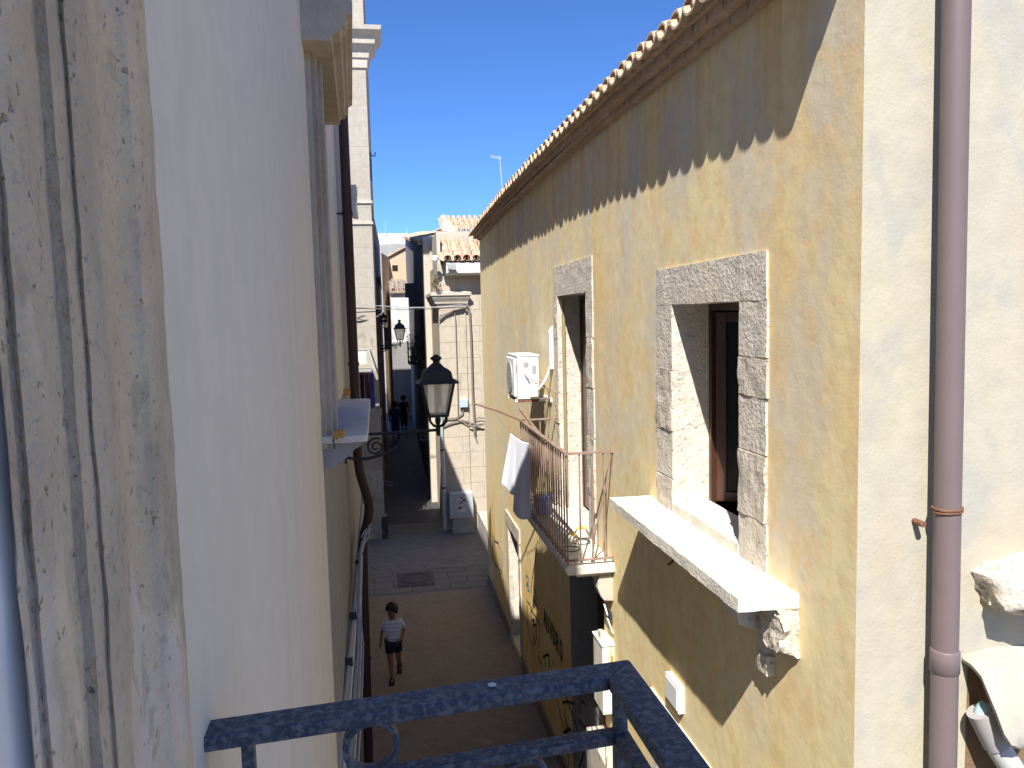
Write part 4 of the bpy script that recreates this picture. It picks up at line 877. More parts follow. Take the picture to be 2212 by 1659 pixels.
for sx_ in (-1, 1):
    for sy_ in (-1, 1): m.tube([(LXX+sx_*.09, LY+sy_*.09, 4.66), (LXX+sx_*.085, LY+sy_*.085, 4.60), (LXX+sx_*.05, LY+sy_*.05, 4.555), (LXX, LY, 4.54)], .011, 6)
part('cradle', m, iron, lamp, smooth=True)
part('stem', MB().lathe([(.012, 4.44), (.022, 4.46), (.024, 4.52), (.018, 4.56), (.03, 4.60), (.032, 4.63), (.018, 4.64)], (LXX, LY, 0), 12), iron, lamp, smooth=True)
br = part('bracket', MB().tube([(wl-.02, LY, 4.490), (LXX, LY, 4.505)], .016, 8).tube([(.25, LY, 4.500), (.33, LY, 4.502)], [.026, .022], 8).box(wl-.02, wl+.02, LY-.04, LY+.04, 4.2, 4.56), iron, lamp, smooth=True)
part('brace', MB().tube([(wl+.01, LY, 4.26), (-.34, LY, 4.235), (-.22, LY, 4.235), (-.10, LY, 4.262), (0.02, LY, 4.32), (.15, LY, 4.40), (.28, LY, 4.485)], .013, 6, flat=(1.3, .8)), iron, br)
part('scroll', MB().tube(spiral((-.14, LY, 4.355), .098, .015, 1.75, math.radians(60), 40), .011, 6), iron, br, smooth=True)
m = MB(); m.tube(spiral((.36, LY, 4.44), .055, .012, 1.4, math.radians(90), 26, -1), .009, 5); part('scroll', m, iron, br, smooth=True)
m = MB()
for (x, z, r) in ((-.02, 4.44, .038), (.06, 4.445, .032), (.135, 4.45, .028), (.20, 4.455, .022)): m.tube(spiral((x, LY, z), r, .008, 1.3, random.uniform(0, 6), 18, random.choice((1, -1))), .007, 5)
part('tracery', m, iron, br, smooth=True)
l2 = dup(lamp, (.43, 22.6, 4.95), 'smaller looking black lantern farther down the dark alley, silhouetted on a white wall', 'iron wall lanterns')
l2.scale = (.9, .9, .9)
l3 = dup(lamp, (-.02, 33, 5.35), 'farthest black lantern, half hidden along the left wall of the alley', 'iron wall lanterns'); l3.scale = (.8, .8, .8)

# ------------------------------------------------------------------ tower-like house on the left beyond the crossing
TX = -.215
tw = thing('tall_house', 'tall pale stone house with a heavy top cornice, its face sunlit beyond the crossing', 'house', (-1.5, 22, 0))
m = MB(); m.quad((-4, 20, -.05), (TX, 20, -.05), (TX, 20, 18), (-4, 20, 18)); m.quad((TX, 20, -.05), (TX, 28, -.05), (TX, 28, 15), (TX, 20, 18)); m.quad((-4, 20, 18), (TX, 20, 18), (TX, 28, 15), (-4, 28, 15)); m.quad((-4, 28, 0), (TX, 28, 0), (TX, 28, 15), (-4, 28, 15)); m.quad((-4, 20, 0), (-4, 28, 0), (-4, 28, 15), (-4, 20, 18))
part('wall', m, tower_m, tw)
m = MB(); cp = [(0, 11.9), (.04, 11.92), (.05, 12.12), (.085, 12.15), (.10, 12.3), (.20, 12.42), (.24, 12.44), (.26, 12.6), (.34, 12.66), (.40, 12.72), (.42, 12.82), (0, 12.86)]
m.hexa([Vector((-4, 20-w, z)) for w, z in cp], [Vector((TX+w, 20-w, z)) for w, z in cp]); m.hexa([Vector((TX+w, 20-w, z)) for w, z in cp], [Vector((TX+w, 20.75, z)) for w, z in cp]); part('cornice', m, cream2, tw)
m = MB()
for z in (8.10, 8.62): m.box(-4, TX+.035, 19.965, 20.0, z, z+.07); m.box(TX, TX+.035, 20.0, 27.9, z, z+.07)
part('string_course', m, cream2, tw)
m = MB(); m.rbox(-.80, TX+.03, 19.95, 20.02, 0, 3.25, .3, .008, 3, 2); m.rbox(-.84, TX+.06, 19.92, 20.02, 3.25, 3.42, .2, .008, 5, 3); m.rbox(-.82, TX+.09, 19.90, 20.03, 0, .62, .15, .012, 5, 7)
part('corner_pilaster', m, tower_m, tw)
part('stained_corner', MB().rbox(-.27, TX+.10, 19.895, 20.2, 0.01, .60, .1, .01, 5, 9), mat('black_stained_stone', (.05, .045, .04, 1), [dict(s=6, a=.5, b=.7, c=(.15, .13, .11, 1), f=.7)], rough=.95), tw)
part('iron_rod', MB().tube([(TX+.03, 20.1, 9.2), (TX+.03, 20.1, 9.9)], .02, 5).tube([(TX+.03, 20.1, 9.85), (TX+.14, 20.1, 9.8), (TX+.16, 20.1, 9.9)], .02, 5), iron, tw)
part('gutter_pipe', MB().tube([(TX+.04, 20.5, 0.2), (TX+.04, 20.5, 6.0)], .03, 8), brown_p, tw)
sb = thing('small_balcony', 'little grey balcony with pale panel on the tall house beside the brown pipe', 'balcony', (-.5, 19.8, 4.5))
part('slab', MB().box(-1.2, -.36, 19.3, 19.95, 4.42, 4.48), concrete, sb)
part('rail', MB().bar((-1.2, 19.32, 4.98), (-.40, 19.32, 4.98), .03, .03).bar((-.40, 19.32, 4.98), (-.30, 19.32, 4.48), .03, .03).bar((-.40, 19.32, 4.98), (-.40, 19.95, 4.98), .03, .03), greymetal, sb)
part('panel', MB().box(-1.18, -.45, 19.33, 19.345, 4.62, 4.95), whitish, sb)
for k, (x, w, h, mm, lab) in enumerate(((-.60, .10, 1.0, blackcloth, 'black garment drying under the small grey balcony'), (-.49, .10, .9, redcloth, 'dark red garment drying under the small grey balcony'), (-.37, .12, .85, navycloth, 'navy blue garment drying under the small grey balcony'))):
    o = solo('garment', cloth(Vector((x-w/2, 19.28, 4.42)), Vector((x+w/2, 19.28, 4.42)), h, 8, 8, 2, k, .08), mm, lab, 'garment', 'washing under the small balcony', smooth=True); soft(o, .01)
t = thing('air_conditioner', 'dark box of an air conditioner on the left wall deep in the alley', 'air conditioner', (0, 25, 4.8))
part('casing', MB().box(-.03, .17, 24.9, 25.7, 4.78, 5.44), iron, t, bevel=.01); part('bracket', MB().bar((TX, 25, 4.75), (.16, 25, 4.75), .03, .03).bar((TX, 25.6, 4.75), (.16, 25.6, 4.75), .03, .03), iron, t)
# pinkish oblique house and the houses closing the view
ph = thing('pink_house', 'narrow pinkish house front seen edge on, left of the alley, with dark balconies', 'house', (0, 36, 0))
m = MB(); m.quad((TX, 28, 0), (-.085, 40, 0), (-.085, 40, 9.6), (TX, 28, 9.3)); m.quad((TX, 28, 9.3), (-.085, 40, 9.6), (-6, 40, 9.6), (-6, 28, 9.3)); m.quad((-.085, 40, 0), (-6, 40, 0), (-6, 40, 9.6), (-.085, 40, 9.6)); m.quad((TX, 28, 0), (-6, 28, 0), (-6, 28, 9.3), (TX, 28, 9.3)); part('wall', m, mat('pink_render', (.58, .40, .34, 1), [dict(s=1.5, a=.5, b=.7, c=(.5, .42, .38, 1), f=.6)], rough=.95), ph)
for y in (30, 34, 37.5): part('balcony', MB().box(TX, .12, y, y+1.6, 5.6, 5.68).box(.10, .12, y, y+1.6, 6.5, 6.54).box(.10, .115, y, y+.03, 5.68, 6.5).box(.10, .115, y+.5, y+.53, 5.68, 6.5).box(.10, .115, y+1.0, y+1.03, 5.68, 6.5).box(.10, .115, y+1.57, y+1.6, 5.68, 6.5), iron, ph)
part('string_course', MB().box(-.2, -.06, 28, 39.9, 7.2, 7.3), cream2, ph)
# right side of the alley
rh = thing('dark_alley_house', 'dark shaded house front along the right of the alley under a tiled roof', 'house', (1.4, 35, 0))
def RXA(y): return 1.24+(y-23.6)*.0085
m = MB(); m.quad((RXA(23.7), 23.7, -.05), (RXA(48), 48, -.05), (RXA(48), 48, 10.6), (RXA(23.7), 23.7, 7.9)); m.quad((RXA(48), 48, 0), (6, 48, 0), (6, 48, 10.6), (RXA(48), 48, 10.6)); m.quad((6, 23.7, 0), (6, 48, 0), (6, 48, 10.6), (6, 23.7, 8.0))
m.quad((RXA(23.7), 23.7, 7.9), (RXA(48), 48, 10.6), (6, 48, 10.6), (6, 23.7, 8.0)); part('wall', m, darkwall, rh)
m = MB(); S = Vector((RXA(48)-RXA(23.7), 24.3, 2.7)).normalized(); tile_field(m, (RXA(23.7)-.12, 23.8, 7.95), S, Vector((.97, -.1, .2)).normalized(), 90, 3, .27, .36, .012); part('roof', m, tile_m, rh)
part('window', MB().box(RXA(26)-.04, RXA(26)+.05, 25.4, 26.6, 4.3, 6.2), dark, rh)
part('balcony', MB().box(RXA(31)-.42, RXA(31), 30.4, 32, 3.9, 3.98).box(RXA(31)-.42, RXA(31)-.39, 30.4, 32, 4.75, 4.8).box(RXA(31)-.42, RXA(31)-.40, 30.4, 30.43, 3.98, 4.75).box(RXA(31)-.42, RXA(31)-.40, 31, 31.03, 3.98, 4.75).box(RXA(31)-.42, RXA(31)-.40, 31.6, 31.63, 3.98, 4.75), iron, rh)
part('corbel', MB().box(RXA(33)-.4, RXA(33), 33, 33.4, 6.6, 7.2).box(RXA(33)-.25, RXA(33), 33, 33.4, 6.2, 6.6), darkwall, rh)
def plant(name, label, base, r, h, nleaf, mm, seed, stem_m=wood_s):
    random.seed(seed); t = thing(name, label, 'plant', base); ml = MB(); ms = MB(); base = Vector(base)
    tips = [base+Vector((random.uniform(-r, r), random.uniform(-r, r), random.uniform(.3, 1)*h)) for _ in range(10)]
    for q in tips: ms.tube([base, base.lerp(q, .5)+Vector((0, 0, h*.12)), q], [.008, .006, .003], 5)
    for _ in range(nleaf):
        q = random.choice(tips).lerp(base, random.uniform(0, .6))+Vector((random.gauss(0, r*.3), random.gauss(0, r*.3), random.gauss(0, h*.1)))
        a = Vector((random.gauss(0, 1), random.gauss(0, 1), random.gauss(0, 1))).normalized(); b = a.cross(Vector((random.gauss(0, 1), random.gauss(0, 1), random.gauss(0, 1)))).normalized(); L = random.uniform(.03, .07)*(1+h*.4)
        ml.add([q, q+a*L*.5+b*L*.25, q+a*L, q+a*L*.5-b*L*.25], [(0, 1, 2, 3)])
    part('stem', ms, stem_m, t); part('foliage', ml, mm, t); return t
t = plant('balcony_plant', 'leafy green plant on the dark balcony beside the far lantern', (RXA(31)-.22, 31.0, 4.15), .28, 1.15, 320, leaf_m, 5)
part('pot', MB().lathe([(.11, 0), (.15, .22), (.16, .24), (.14, .24)], (RXA(31)-.22, 31.0, 3.985), 12), tile_m, t)
t = plant('wall_weed', 'dry weeds growing on the cornice of the cream corner house', (1.36, 20.05, 6.40), .10, .55, 160, dryleaf, 8)
# houses at the end
eh = thing('peach_house', 'sunlit peach coloured house with one tiny window closing the view up the alley', 'house', (1, 49, 0))
m = MB(); m.hexa([Vector((.44, 49, 0)), Vector((4, 49, 0)), Vector((4, 55, 0)), Vector((.44, 55, 0))], [Vector((.44, 49, 9.55)), Vector((4, 49, 11.4)), Vector((4, 55, 11.4)), Vector((.44, 55, 9.55))]); part('wall', m, peach, eh)
part('roof', MB().hexa([Vector((.36, 48.85, 9.56)), Vector((4, 48.85, 11.42)), Vector((4, 55, 11.42)), Vector((.36, 55, 9.56))], [Vector((.36, 48.85, 9.66)), Vector((4, 48.85, 11.52)), Vector((4, 55, 11.52)), Vector((.36, 55, 9.66))]), tile_m, eh)
q = wy(848, 579, 49); part('window', MB().box(q.x-.02, q.x+.32, 48.97, 49.05, q.z-.17, q.z+.17), dark, eh)
part('side_wall', MB().quad((.44, 49, 0), (-.02, 46.2, 0), (-.02, 46.2, 9.6), (.44, 49, 9.55)), peach, eh)
lw = thing('low_white_house', 'low mottled white house with a small tiled roof in front of the peach house', 'house', (1, 46, 0))
m = MB(); m.box(.40, 3, 45.5, 48.5, 0, 7.35); part('wall', m, whitish, lw)
part('lower_wall', MB().box(.38, 3, 45.44, 45.52, 0, 4.35), darkwall, lw, label='lower part of the wall, its shade painted in as a darker colour')  # shade at the alley's end, put into the colour of an added slab
m = MB(); tile_field(m, (.45, 45.35, 7.36), (1, 0, 0), Vector((.0, .9, .42)).normalized(), 8, 4, .26, .36); m.hexa([Vector((.36, 45.3, 7.2)), Vector((1.6, 45.3, 7.2)), Vector((1.6, 45.5, 7.2)), Vector((.36, 45.5, 7.2))], [Vector((.36, 45.3, 7.34)), Vector((1.6, 45.3, 7.34)), Vector((1.6, 45.5, 7.34)), Vector((.36, 45.5, 7.34))]); part('roof', m, mat('grey_old_tiles', (.28, .23, .19, 1), [dict(s=5, a=.5, b=.7, c=(.4, .33, .26, 1), f=.7)], rough=.95), lw)
rb = thing('rooftop_house', 'far flat roofed concrete house topped with bright white panels', 'house', (0, 66, 0))
a = wy(812, 527, 64); b = wy(877, 527, 64)
part('wall', MB().box(a.x, 6, 64, 72, 0, a.z), concrete, rb)
a = wy(817, 524, 63.9); b = wy(880, 503, 63.9)
pn = part('white_panel', MB().box(a.x, b.x, 64.2, 68, a.z-.1, b.z), whitepanel, rb)
m = MB()
for px in (835, 857): q = wy(px, 515, 64.19); m.box(q.x-.02, q.x+.02, 64.17, 64.2, a.z, b.z-.05)
part('seam', m, greymetal, pn)
part('lattice', MB().bar((a.x-.1, 64.2, a.z), (a.x-.1, 64.2, b.z), .04, .04).bar((a.x-.3, 64.2, a.z), (a.x-.1, 64.2, b.z), .03, .03), iron, rb)
q0 = wy(886, 503, 46); q1 = wy(893, 540, 46)
# ------------------------------------------------------------------ cream corner house beyond the crossing, right
chh = thing('corner_house', 'cream stone corner house with white cornice and scalloped tile roof facing the crossing', 'house', (2.5, 21, 0))
PY_ = 20.3
m = MB(); m.quad((1.42, PY_, -.05), (9, PY_, -.05), (9, PY_, 7.1), (1.42, PY_, 7.1)); m.quad((1.42, PY_, -.05), (1.42, 23.6, -.05), (1.42, 23.6, 7.1), (1.42, PY_, 7.1))
part('wall', m, cream, chh)
m = MB(); m.hexa([Vector((1.24, 23.6, -.05)), Vector((4, 23.6, -.05)), Vector((4, 24.2, -.05)), Vector((1.24, 24.2, -.05))], [Vector((1.24, 23.6, 8.15)), Vector((4, 23.6, 8.25)), Vector((4, 24.2, 8.25)), Vector((1.24, 24.2, 8.15))]); part('back_wall', m, cream2, chh)
m = MB(); m.box(1.50, 9, 21.35, 23.5, 7.0, 8.05); part('parapet', m, cream2, chh)
m = MB(); cp = [(0, 6.80), (.40, 6.80), (.44, 6.84), (.44, 7.10), (.40, 7.13), (0, 7.13)]; m.hexa([Vector((1.62, PY_-w, z)) for w, z in cp], [Vector((2.62, PY_-w, z)) for w, z in cp]); part('cornice', m, mat('white_lime_cornice', (.74, .71, .66, 1), rough=.9), chh, bevel=.01)
m = MB(); cp = [(-.02, 5.96), (.05, 5.98), (.06, 6.05), (.10, 6.07), (.11, 6.12), (.17, 6.22), (.18, 6.27), (.21, 6.28), (.21, 6.36), (-.02, 6.40)]
m.hexa([Vector((1.42-w*1.0, PY_-w, z)) for w, z in cp], [Vector((2.10+w*.8, PY_-w, z)) for w, z in cp]); m.hexa([Vector((1.42-w*1.0, PY_-w, z)) for w, z in cp], [Vector((1.42-w*1.0, 22.6, z)) for w, z in cp]); part('capital', m, cream2, chh)
m = MB(); m.rbox(1.44, 2.12, PY_-.05, PY_+.02, 0, 5.95, .3, .004, 3, 5); part('pilaster', m, cream, chh)
m = MB(); m.box(2.16, 2.6, PY_-.02, PY_+.02, 2.72, 2.80).box(2.16, 2.6, PY_-.03, PY_+.02, 2.86, 2.92); part('moulding', m, cream2, chh)
m = MB(); tile_field(m, (1.53, 19.80, 7.17), (1, 0, 0), Vector((0, .90, .40)).normalized(), 6, 4, .245, .38, .008); m.quad((1.5, 19.82, 7.15), (3.2, 19.82, 7.15), (3.2, 21.4, 7.78), (1.5, 21.4, 7.78)); part('roof', m, tile_m, chh)
part('coping', MB().box(1.42, 1.51, 20.3, 21.4, 7.1, 7.95), cream2, chh)
part('bollard', MB().rbox(2.28, 2.55, 15.98, 20.2, 0, .5, .2, .02, 4, 3), cream2, chh)
# a further house with a tiled roof
fh = thing('far_tiled_house', 'pale house with a wide terracotta roof rising behind the cream corner house', 'house', (5, 38, 0))
p1 = wy(955, 464, 35); p2 = wy(1000, 507, 35)
m = MB(); m.hexa([Vector((p1.x, 35, 0)), Vector((p1.x, 41, 0)), Vector((12, 41, 0)), Vector((12, 35, 0))], [Vector((p1.x, 35, 9.56)), Vector((p1.x, 41, 9.56)), Vector((12, 41, 9.56)), Vector((12, 35, 9.56))])
m.hexa([Vector((p1.x, 35, 9.0)), Vector((p1.x, 35, p1.z)), Vector((p1.x+.14, 35, p1.z)), Vector((p1.x+.2, 35, p1.z-.22)), Vector((p2.x, 35, p2.z)), Vector((p2.x, 35, 9.0))], [Vector((p1.x, 35.15, 9.0)), Vector((p1.x, 35.15, p1.z)), Vector((p1.x+.14, 35.15, p1.z)), Vector((p1.x+.2, 35.15, p1.z-.22)), Vector((p2.x, 35.15, p2.z)), Vector((p2.x, 35.15, 9.0))])
part('wall', m, mat('rose_beige_render', (.62, .52, .43, 1), [dict(s=1.2, a=.5, b=.7, c=(.6, .55, .48, 1), f=.6)], rough=.95), fh)
m = MB(); tile_field(m, (p1.x+.05, 35.2, 9.58), (1, 0, 0), Vector((0, .93, .40)).normalized(), 22, 6, .26, .36, .01); part('roof', m, tile_m, fh)
an = thing('antenna', 'tall thin television antenna against the sky above the tiled eave', 'antenna', (5.45, 35, 10))
a = wy(1079, 335, 35); b = wy(1086, 420, 35)
part('mast', MB().tube([b, a], .022, 6), greymetal, an)
m = MB(); c = a+Vector((0, 0, -.12)); m.bar(c+Vector((-.40, 0, .06)), c+Vector((.08, 0, -.02)), .02, .02)
for k in range(6): q = c+Vector((-.38+.08*k, 0, .055-.012*k)); m.tube([q+Vector((0, -.2, -.12)), q+Vector((0, .2, .12))], .008, 4)
part('element', m, greymetal, an)
for k, (px, py, pyb, yy, lab) in enumerate(((833, 478, 505, 64, 'hair thin aerial mast on the far white rooftop'), (880, 492, 503, 64, 'short aerial mast at the right end of the far white rooftop'))):
    solo('aerial_mast', MB().tube([wy(px, pyb, yy), wy(px, py, yy)], .03, 5), greymetal, lab, 'antenna')
# corner house fittings
t = thing('utility_cabinet', 'grey electrical cabinet with stickers standing against the cream corner house', 'cabinet', (1.82, 20.1, 0))
part('body', MB().box(1.51, 2.14, 19.93, 20.24, .40, 1.08), greymetal, t, bevel=.02)
part('plinth', MB().hexa([Vector((1.56, 19.95, 0)), Vector((2.20, 19.95, 0)), Vector((2.20, 20.24, 0)), Vector((1.56, 20.24, 0))], [Vector((1.60, 19.98, .40)), Vector((2.06, 19.98, .40)), Vector((2.06, 20.24, .40)), Vector((1.60, 20.24, .40))]), concrete, t)
for (x, z, w, h) in ((1.62, .88, .12, .05), (1.76, .90, .12, .09), (1.80, .74, .09, .08), (1.74, .58, .20, .10)): part('sticker', MB().box(x, x+w, 19.926, 19.93, z, z+h), sticker, t)
m = MB()
for (x, z, w, h) in ((1.80, .94, .07, .04), (1.86, .86, .06, .06), (1.80, .80, .05, .04), (1.75, .66, .07, .05), (1.64, .90, .05, .025)): m.box(x, x+w, 19.923, 19.926, z, z+h)
part('scribble', m, ink, t)
t = thing('junction_box', 'small pale blue junction box on the cream pilaster with cables entering it', 'junction box', (1.99, 20.2, 3.4))
part('box', MB().box(1.885, 2.10, 20.14, 20.25, 3.32, 3.55), bluebox, t, bevel=.01); part('lid', MB().box(1.90, 2.085, 20.128, 20.14, 3.335, 3.535), bluebox, t, bevel=.006)
t = thing('corner_drainpipe', 'thin pale and green stained drainpipe at the corner of the cream house behind the lantern', 'drainpipe', (1.40, 20.2, 1.5))
part('pipe', MB().tube([(1.385, 20.2, 2.2), (1.378, 20.2, 3.35)], .05, 10), copperg, t, smooth=True); part('lower_pipe', MB().tube([(1.40, 20.2, .05), (1.385, 20.2, 2.25)], .058, 10), pvc_w, t, smooth=True)
for z in (1.2, 2.22): part('clamp', MB().lathe([(.059, -.02), (.066, -.02), (.066, .02), (.059, .02)], (1.39, 20.2, z), 10), iron, t)
t = thing('floodlight', 'grey floodlight on the white cornice of the cream corner house', 'floodlight', (1.7, 19.8, 7.0))
part('head', MB().hexa([Vector((1.64, 19.70, 6.93)), Vector((1.86, 19.66, 6.90)), Vector((1.86, 19.80, 6.88)), Vector((1.64, 19.80, 6.91))], [Vector((1.66, 19.70, 7.05)), Vector((1.84, 19.66, 7.08)), Vector((1.80, 19.82, 7.10)), Vector((1.66, 19.82, 7.08))]), acgrey, t, bevel=.01)
part('arm', MB().tube([(1.70, 19.78, 6.98), (1.68, 19.84, 7.0), (1.62, 19.87, 7.12)], .018, 6), greymetal, t)
t = thing('wall_camera', 'small white camera on an arm at the upper left corner of the cream house', 'camera', (1.4, 20.2, 7.2))
part('arm', MB().tube([(1.60, 20.1, 7.14), (1.50, 20.0, 7.20), (1.38, 19.95, 7.26)], .022, 6), cable_w, t); part('housing', MB().lathe([(.06, -.07), (.075, -.04), (.075, .05), (.05, .08)], (1.34, 19.95, 7.22), 12), whitepaint, t)
# overhead cables of the crossing
oc = thing('overhead_cables', 'sagging cables strung across the crossing from the tall house to the cream pilaster', 'cables', (1, 20, 6))
def sag(a, b, s, n=12): return [a.lerp(b, i/n)+Vector((0, 0, -s*4*(i/n)*(1-i/n))) for i in range(n+1)]
A0 = wy(762, 655, 19.9); B0 = wy(1008, 656, 20.15)
for k, (pa, pb, s, r, mm) in enumerate((((762, 655), (1008, 656), .10, .008, cable_g), ((762, 664), (1000, 664), .05, .009, cable_t), ((820, 660), (1008, 660), .06, .008, cable_g), ((762, 684), (826, 676), .13, .018, cable_t), ((762, 678), (822, 682), .02, .010, cable_g))):
    part('cable', MB().tube(sag(wy(*pa, 19.9), wy(*pb, 20.12), s), r, 5), mm, oc, smooth=True)
vc = thing('cable_bundle', 'dusty cable bundle running down the cream pilaster and looping at the junction box', 'cables', (2.1, 20.2, 4))
def yp(pts, Y=20.2): return [wy(px, py, Y) for px, py in pts]
for nm, pts, r in (('cable', [(1008, 656), (1014, 668), (1017, 720), (1019, 780), (1021, 850), (1024, 900), (1026, 935)], .026), ('cable', [(948, 692), (962, 680), (985, 671), (1008, 664)], .030), ('cable', [(981, 668), (984, 690), (986, 760), (989, 850), (990, 905)], .014),
                   ('cable', [(1001, 880), (1000, 893), (985, 903), (960, 905)], .016), ('cable', [(955, 922), (975, 914), (1000, 908), (1020, 914), (1040, 920)], .018), ('cable', [(1026, 905), (1034, 902), (1046, 903)], .020), ('cable', [(985, 903), (1000, 912), (1018, 922), (1030, 920), (1046, 920)], .014), ('cable', [(1020, 918), (1024, 935), (1030, 950)], .012)):
    part(nm, MB().tube(yp(pts), r, 6), cable_t, vc, smooth=True)
# covers and marks on the ground
t = thing('manhole_cover', 'rectangular cast iron manhole cover with a raised ring in the shaded paving', 'manhole cover', (.46, 16.5, 0))
part('frame', MB().box(.06, .86, 16.12, 17.04, .004, .016), cast, t, bevel=.003)
part('plate', MB().box(.10, .82, 16.17, 16.99, .016, .022), cast, t, bevel=.003)
part('ring', MB().tube([(.46+.3*math.cos(a), 16.58+.3*math.sin(a), .022) for a in [2*math.pi*k/28 for k in range(28)]], .012, 6, closed=True), cast, t)
m = MB(); 
for dy in (0, .55): m.quad((-.20, 26.6+dy, .008), (.06, 26.2+dy, .008), (.06, 26.35+dy, .008), (-.20, 26.75+dy, .008))
struct('painted_stripes', m, droppings)

# ------------------------------------------------------------------ people
def skinned(name, verts, edges, radii, m, parent, root=0, sub=2):
    me = bpy.data.meshes.new(name); w = wloc(parent); me.from_pydata([tuple(Vector(v)) for v in verts], edges, []); me.update()
    o = bpy.data.objects.new(name, me); COL.objects.link(o); o.parent = parent
    sk = o.modifiers.new('skin', 'SKIN'); sk.use_smooth_shade = True
    if not me.skin_vertices: me.skin_vertices.new()
    for i, r in enumerate(radii):
        rr = r if isinstance(r, tuple) else (r, r); me.skin_vertices[0].data[i].radius = rr; me.skin_vertices[0].data[i].use_root = (i == root)
    s = o.modifiers.new('sub', 'SUBSURF'); s.levels = s.render_levels = sub
    me.materials.append(m); return o
def graph(chains, start=None):
    """chains: list of lists of (name or None, pos, radius); a first entry given only as a name joins an earlier point"""
    vs = []; rs = []; es = []; nm = {}
    for ch in chains:
        prev = None
        for e in ch:
            if isinstance(e, str): prev = nm[e]; continue
            n, p, r = e; i = len(vs); vs.append(p); rs.append(r)
            if n: nm[n] = i
            if prev is not None: es.append((prev, i))
            prev = i
    return vs, es, rs
def person(name, label, loc, pose, mats, scale=1., rotz=0., fingers=True):
    t = thing(name, label, 'person', loc); t.scale = (scale,)*3; t.rotation_euler = (0, 0, rotz)
    P = pose; S = mats
    ch = [[('pelvis', P['pelvis'], (.088, .066)), ('waist', P['waist'], (.082, .06)), ('chest', P['chest'], (.100, .068)), ('neckb', P['neckb'], (.05, .045)), ('neck', P['neck'], .034), ('jaw', P['jaw'], (.056, .060)), ('head', P['head'], (.078, .086)), ('crown', P['crown'], (.060, .066))],
          ['jaw', (None, P['chin'], .026)]]
    for s in ('R', 'L'):
        ch.append(['chest', ('sh'+s, P['sh'+s], .040), ('el'+s, P['el'+s], .029), ('wr'+s, P['wr'+s], .020), ('pa'+s, P['pa'+s], (.026, .015))])
        ch.append(['pelvis', ('hip'+s, P['hip'+s], .066), ('kn'+s, P['kn'+s], .043), ('ca'+s, P['ca'+s], .041), ('an'+s, P['an'+s], .027), ('he'+s, P['he'+s], .028), ('to'+s, P['to'+s], (.03, .018))])
        w = Vector(P['wr'+s]); p = Vector(P['pa'+s]); d = (p-w).normalized(); g = P.get('spread'+s, Vector((0, 1, 0))); g = (g-d*g.dot(d)).normalized(); n = d.cross(g)
        if fingers:
            for k, (off, ln) in enumerate(((-.016, .036), (-.006, .043), (.005, .041), (.015, .033))):
                b = p+g*off+d*.008; ch.append(['pa'+s, (None, tuple(b), .0072), (None, tuple(b+d*ln*.55+n*.004), .0065), (None, tuple(b+d*ln+n*.014), .0055)])
            b = w.lerp(p, .45)+g*-.022; ch.append(['wr'+s, (None, tuple(b), .008), (None, tuple(b+d*.022-g*.012+n*.006), .0068)])
    v, e, r = graph(ch); body = skinned('body', v, e, r, S['skin'], t, 0)
    hd_ = Vector(P['head']); f = Vector(P['face']).normalized(); sd = f.cross(Vector((0, 0, 1))).normalized(); up = sd.cross(f)
    def child(nm, mb, mm, sm=True):
        o = mesh_obj(nm, mb, mm, sm); o.parent = t; return o
    # hair: cap of locks around the back and top
    m = MB(); n = 20; rings = []
    random.seed(len(name)+int(loc[1]))
    for j in range(9):
        th = math.pi*.62*j/8
        ring = []
        for k in range(n):
            ph = 2*math.pi*k/n; dirv = f*math.cos(ph)+sd*math.sin(ph)
            back = (1-math.cos(ph))/2; tt = th*(.66+.66*back)
            rad = S.get('hr', .098)+.010*noise.noise(Vector((ph*3, j*.9, loc[1])))+(.012*back)
            ring.append(hd_+up*.012-f*.006+(up*math.cos(tt)*1.10+dirv*math.sin(tt))*rad)
        rings.append(ring)
    vs = [q for R_ in rings for q in R_]; fs = [(j*n+k, j*n+(k+1) % n, (j+1)*n+(k+1) % n, (j+1)*n+k) for j in range(8) for k in range(n)]
    m.add(vs, fs); o = child('hair', m, S['hair']); sol = o.modifiers.new('thick', 'SOLIDIFY'); sol.thickness = .014
    if S.get('face', True):
        for s in (-1, 1):
            e_ = hd_+f*.086+sd*s*.029-up*.006; m = MB(); m.lathe([(.001, -.008), (.008, -.004), (.008, .004), (.001, .008)], e_, 8); child('eye', m, eye_m)
            e_ = hd_-f*.004+sd*s*.080-up*.016; m = MB(); m.tube([e_-up*.018, e_, e_+up*.018], [.006, .011, .007], 8, flat=(.7, 1.1)); child('ear', m, S['skin'])
        q = hd_+f*.086-up*.026; m = MB(); m.tube([q+up*.03-f*.006, q+f*.004, q+f*.012-up*.008, q-up*.014-f*.004], [.007, .009, .011, .006], 8); child('nose', m, S['skin'])
        q = hd_+f*.076-up*.056; m = MB(); m.tube([q-sd*.02-f*.004, q, q+sd*.02-f*.004], [.003, .0055, .003], 6); child('mouth', m, mat('lips', (.25, .09, .07, 1), rough=.5) if 'lips' not in MATS else MATS['lips'])
    # shirt
    ch = [[('h', tuple(Vector(P['pelvis'])+Vector((0, -.005, -.035))), (.125, .095)), ('w', P['waist'], (.118, .088)), ('c', P['chest'], (.122, .088)), ('n', tuple(Vector(P['neckb'])+Vector((0, 0, -.012))), (.062, .056))]]
    for s in ('R', 'L'):
        a, b = Vector(P['sh'+s]), Vector(P['el'+s]); ch.append(['c', (None, tuple(a), .055), (None, tuple(a.lerp(b, .55)), .052), (None, tuple(a.lerp(b, .75)), .054)])
    v, e, r = graph(ch); o = skinned('shirt', v, e, r, S['shirt'], t, 0)
    ch = [[('p', tuple(Vector(P['pelvis'])+Vector((0, 0, 0))), (.118, .09))]]
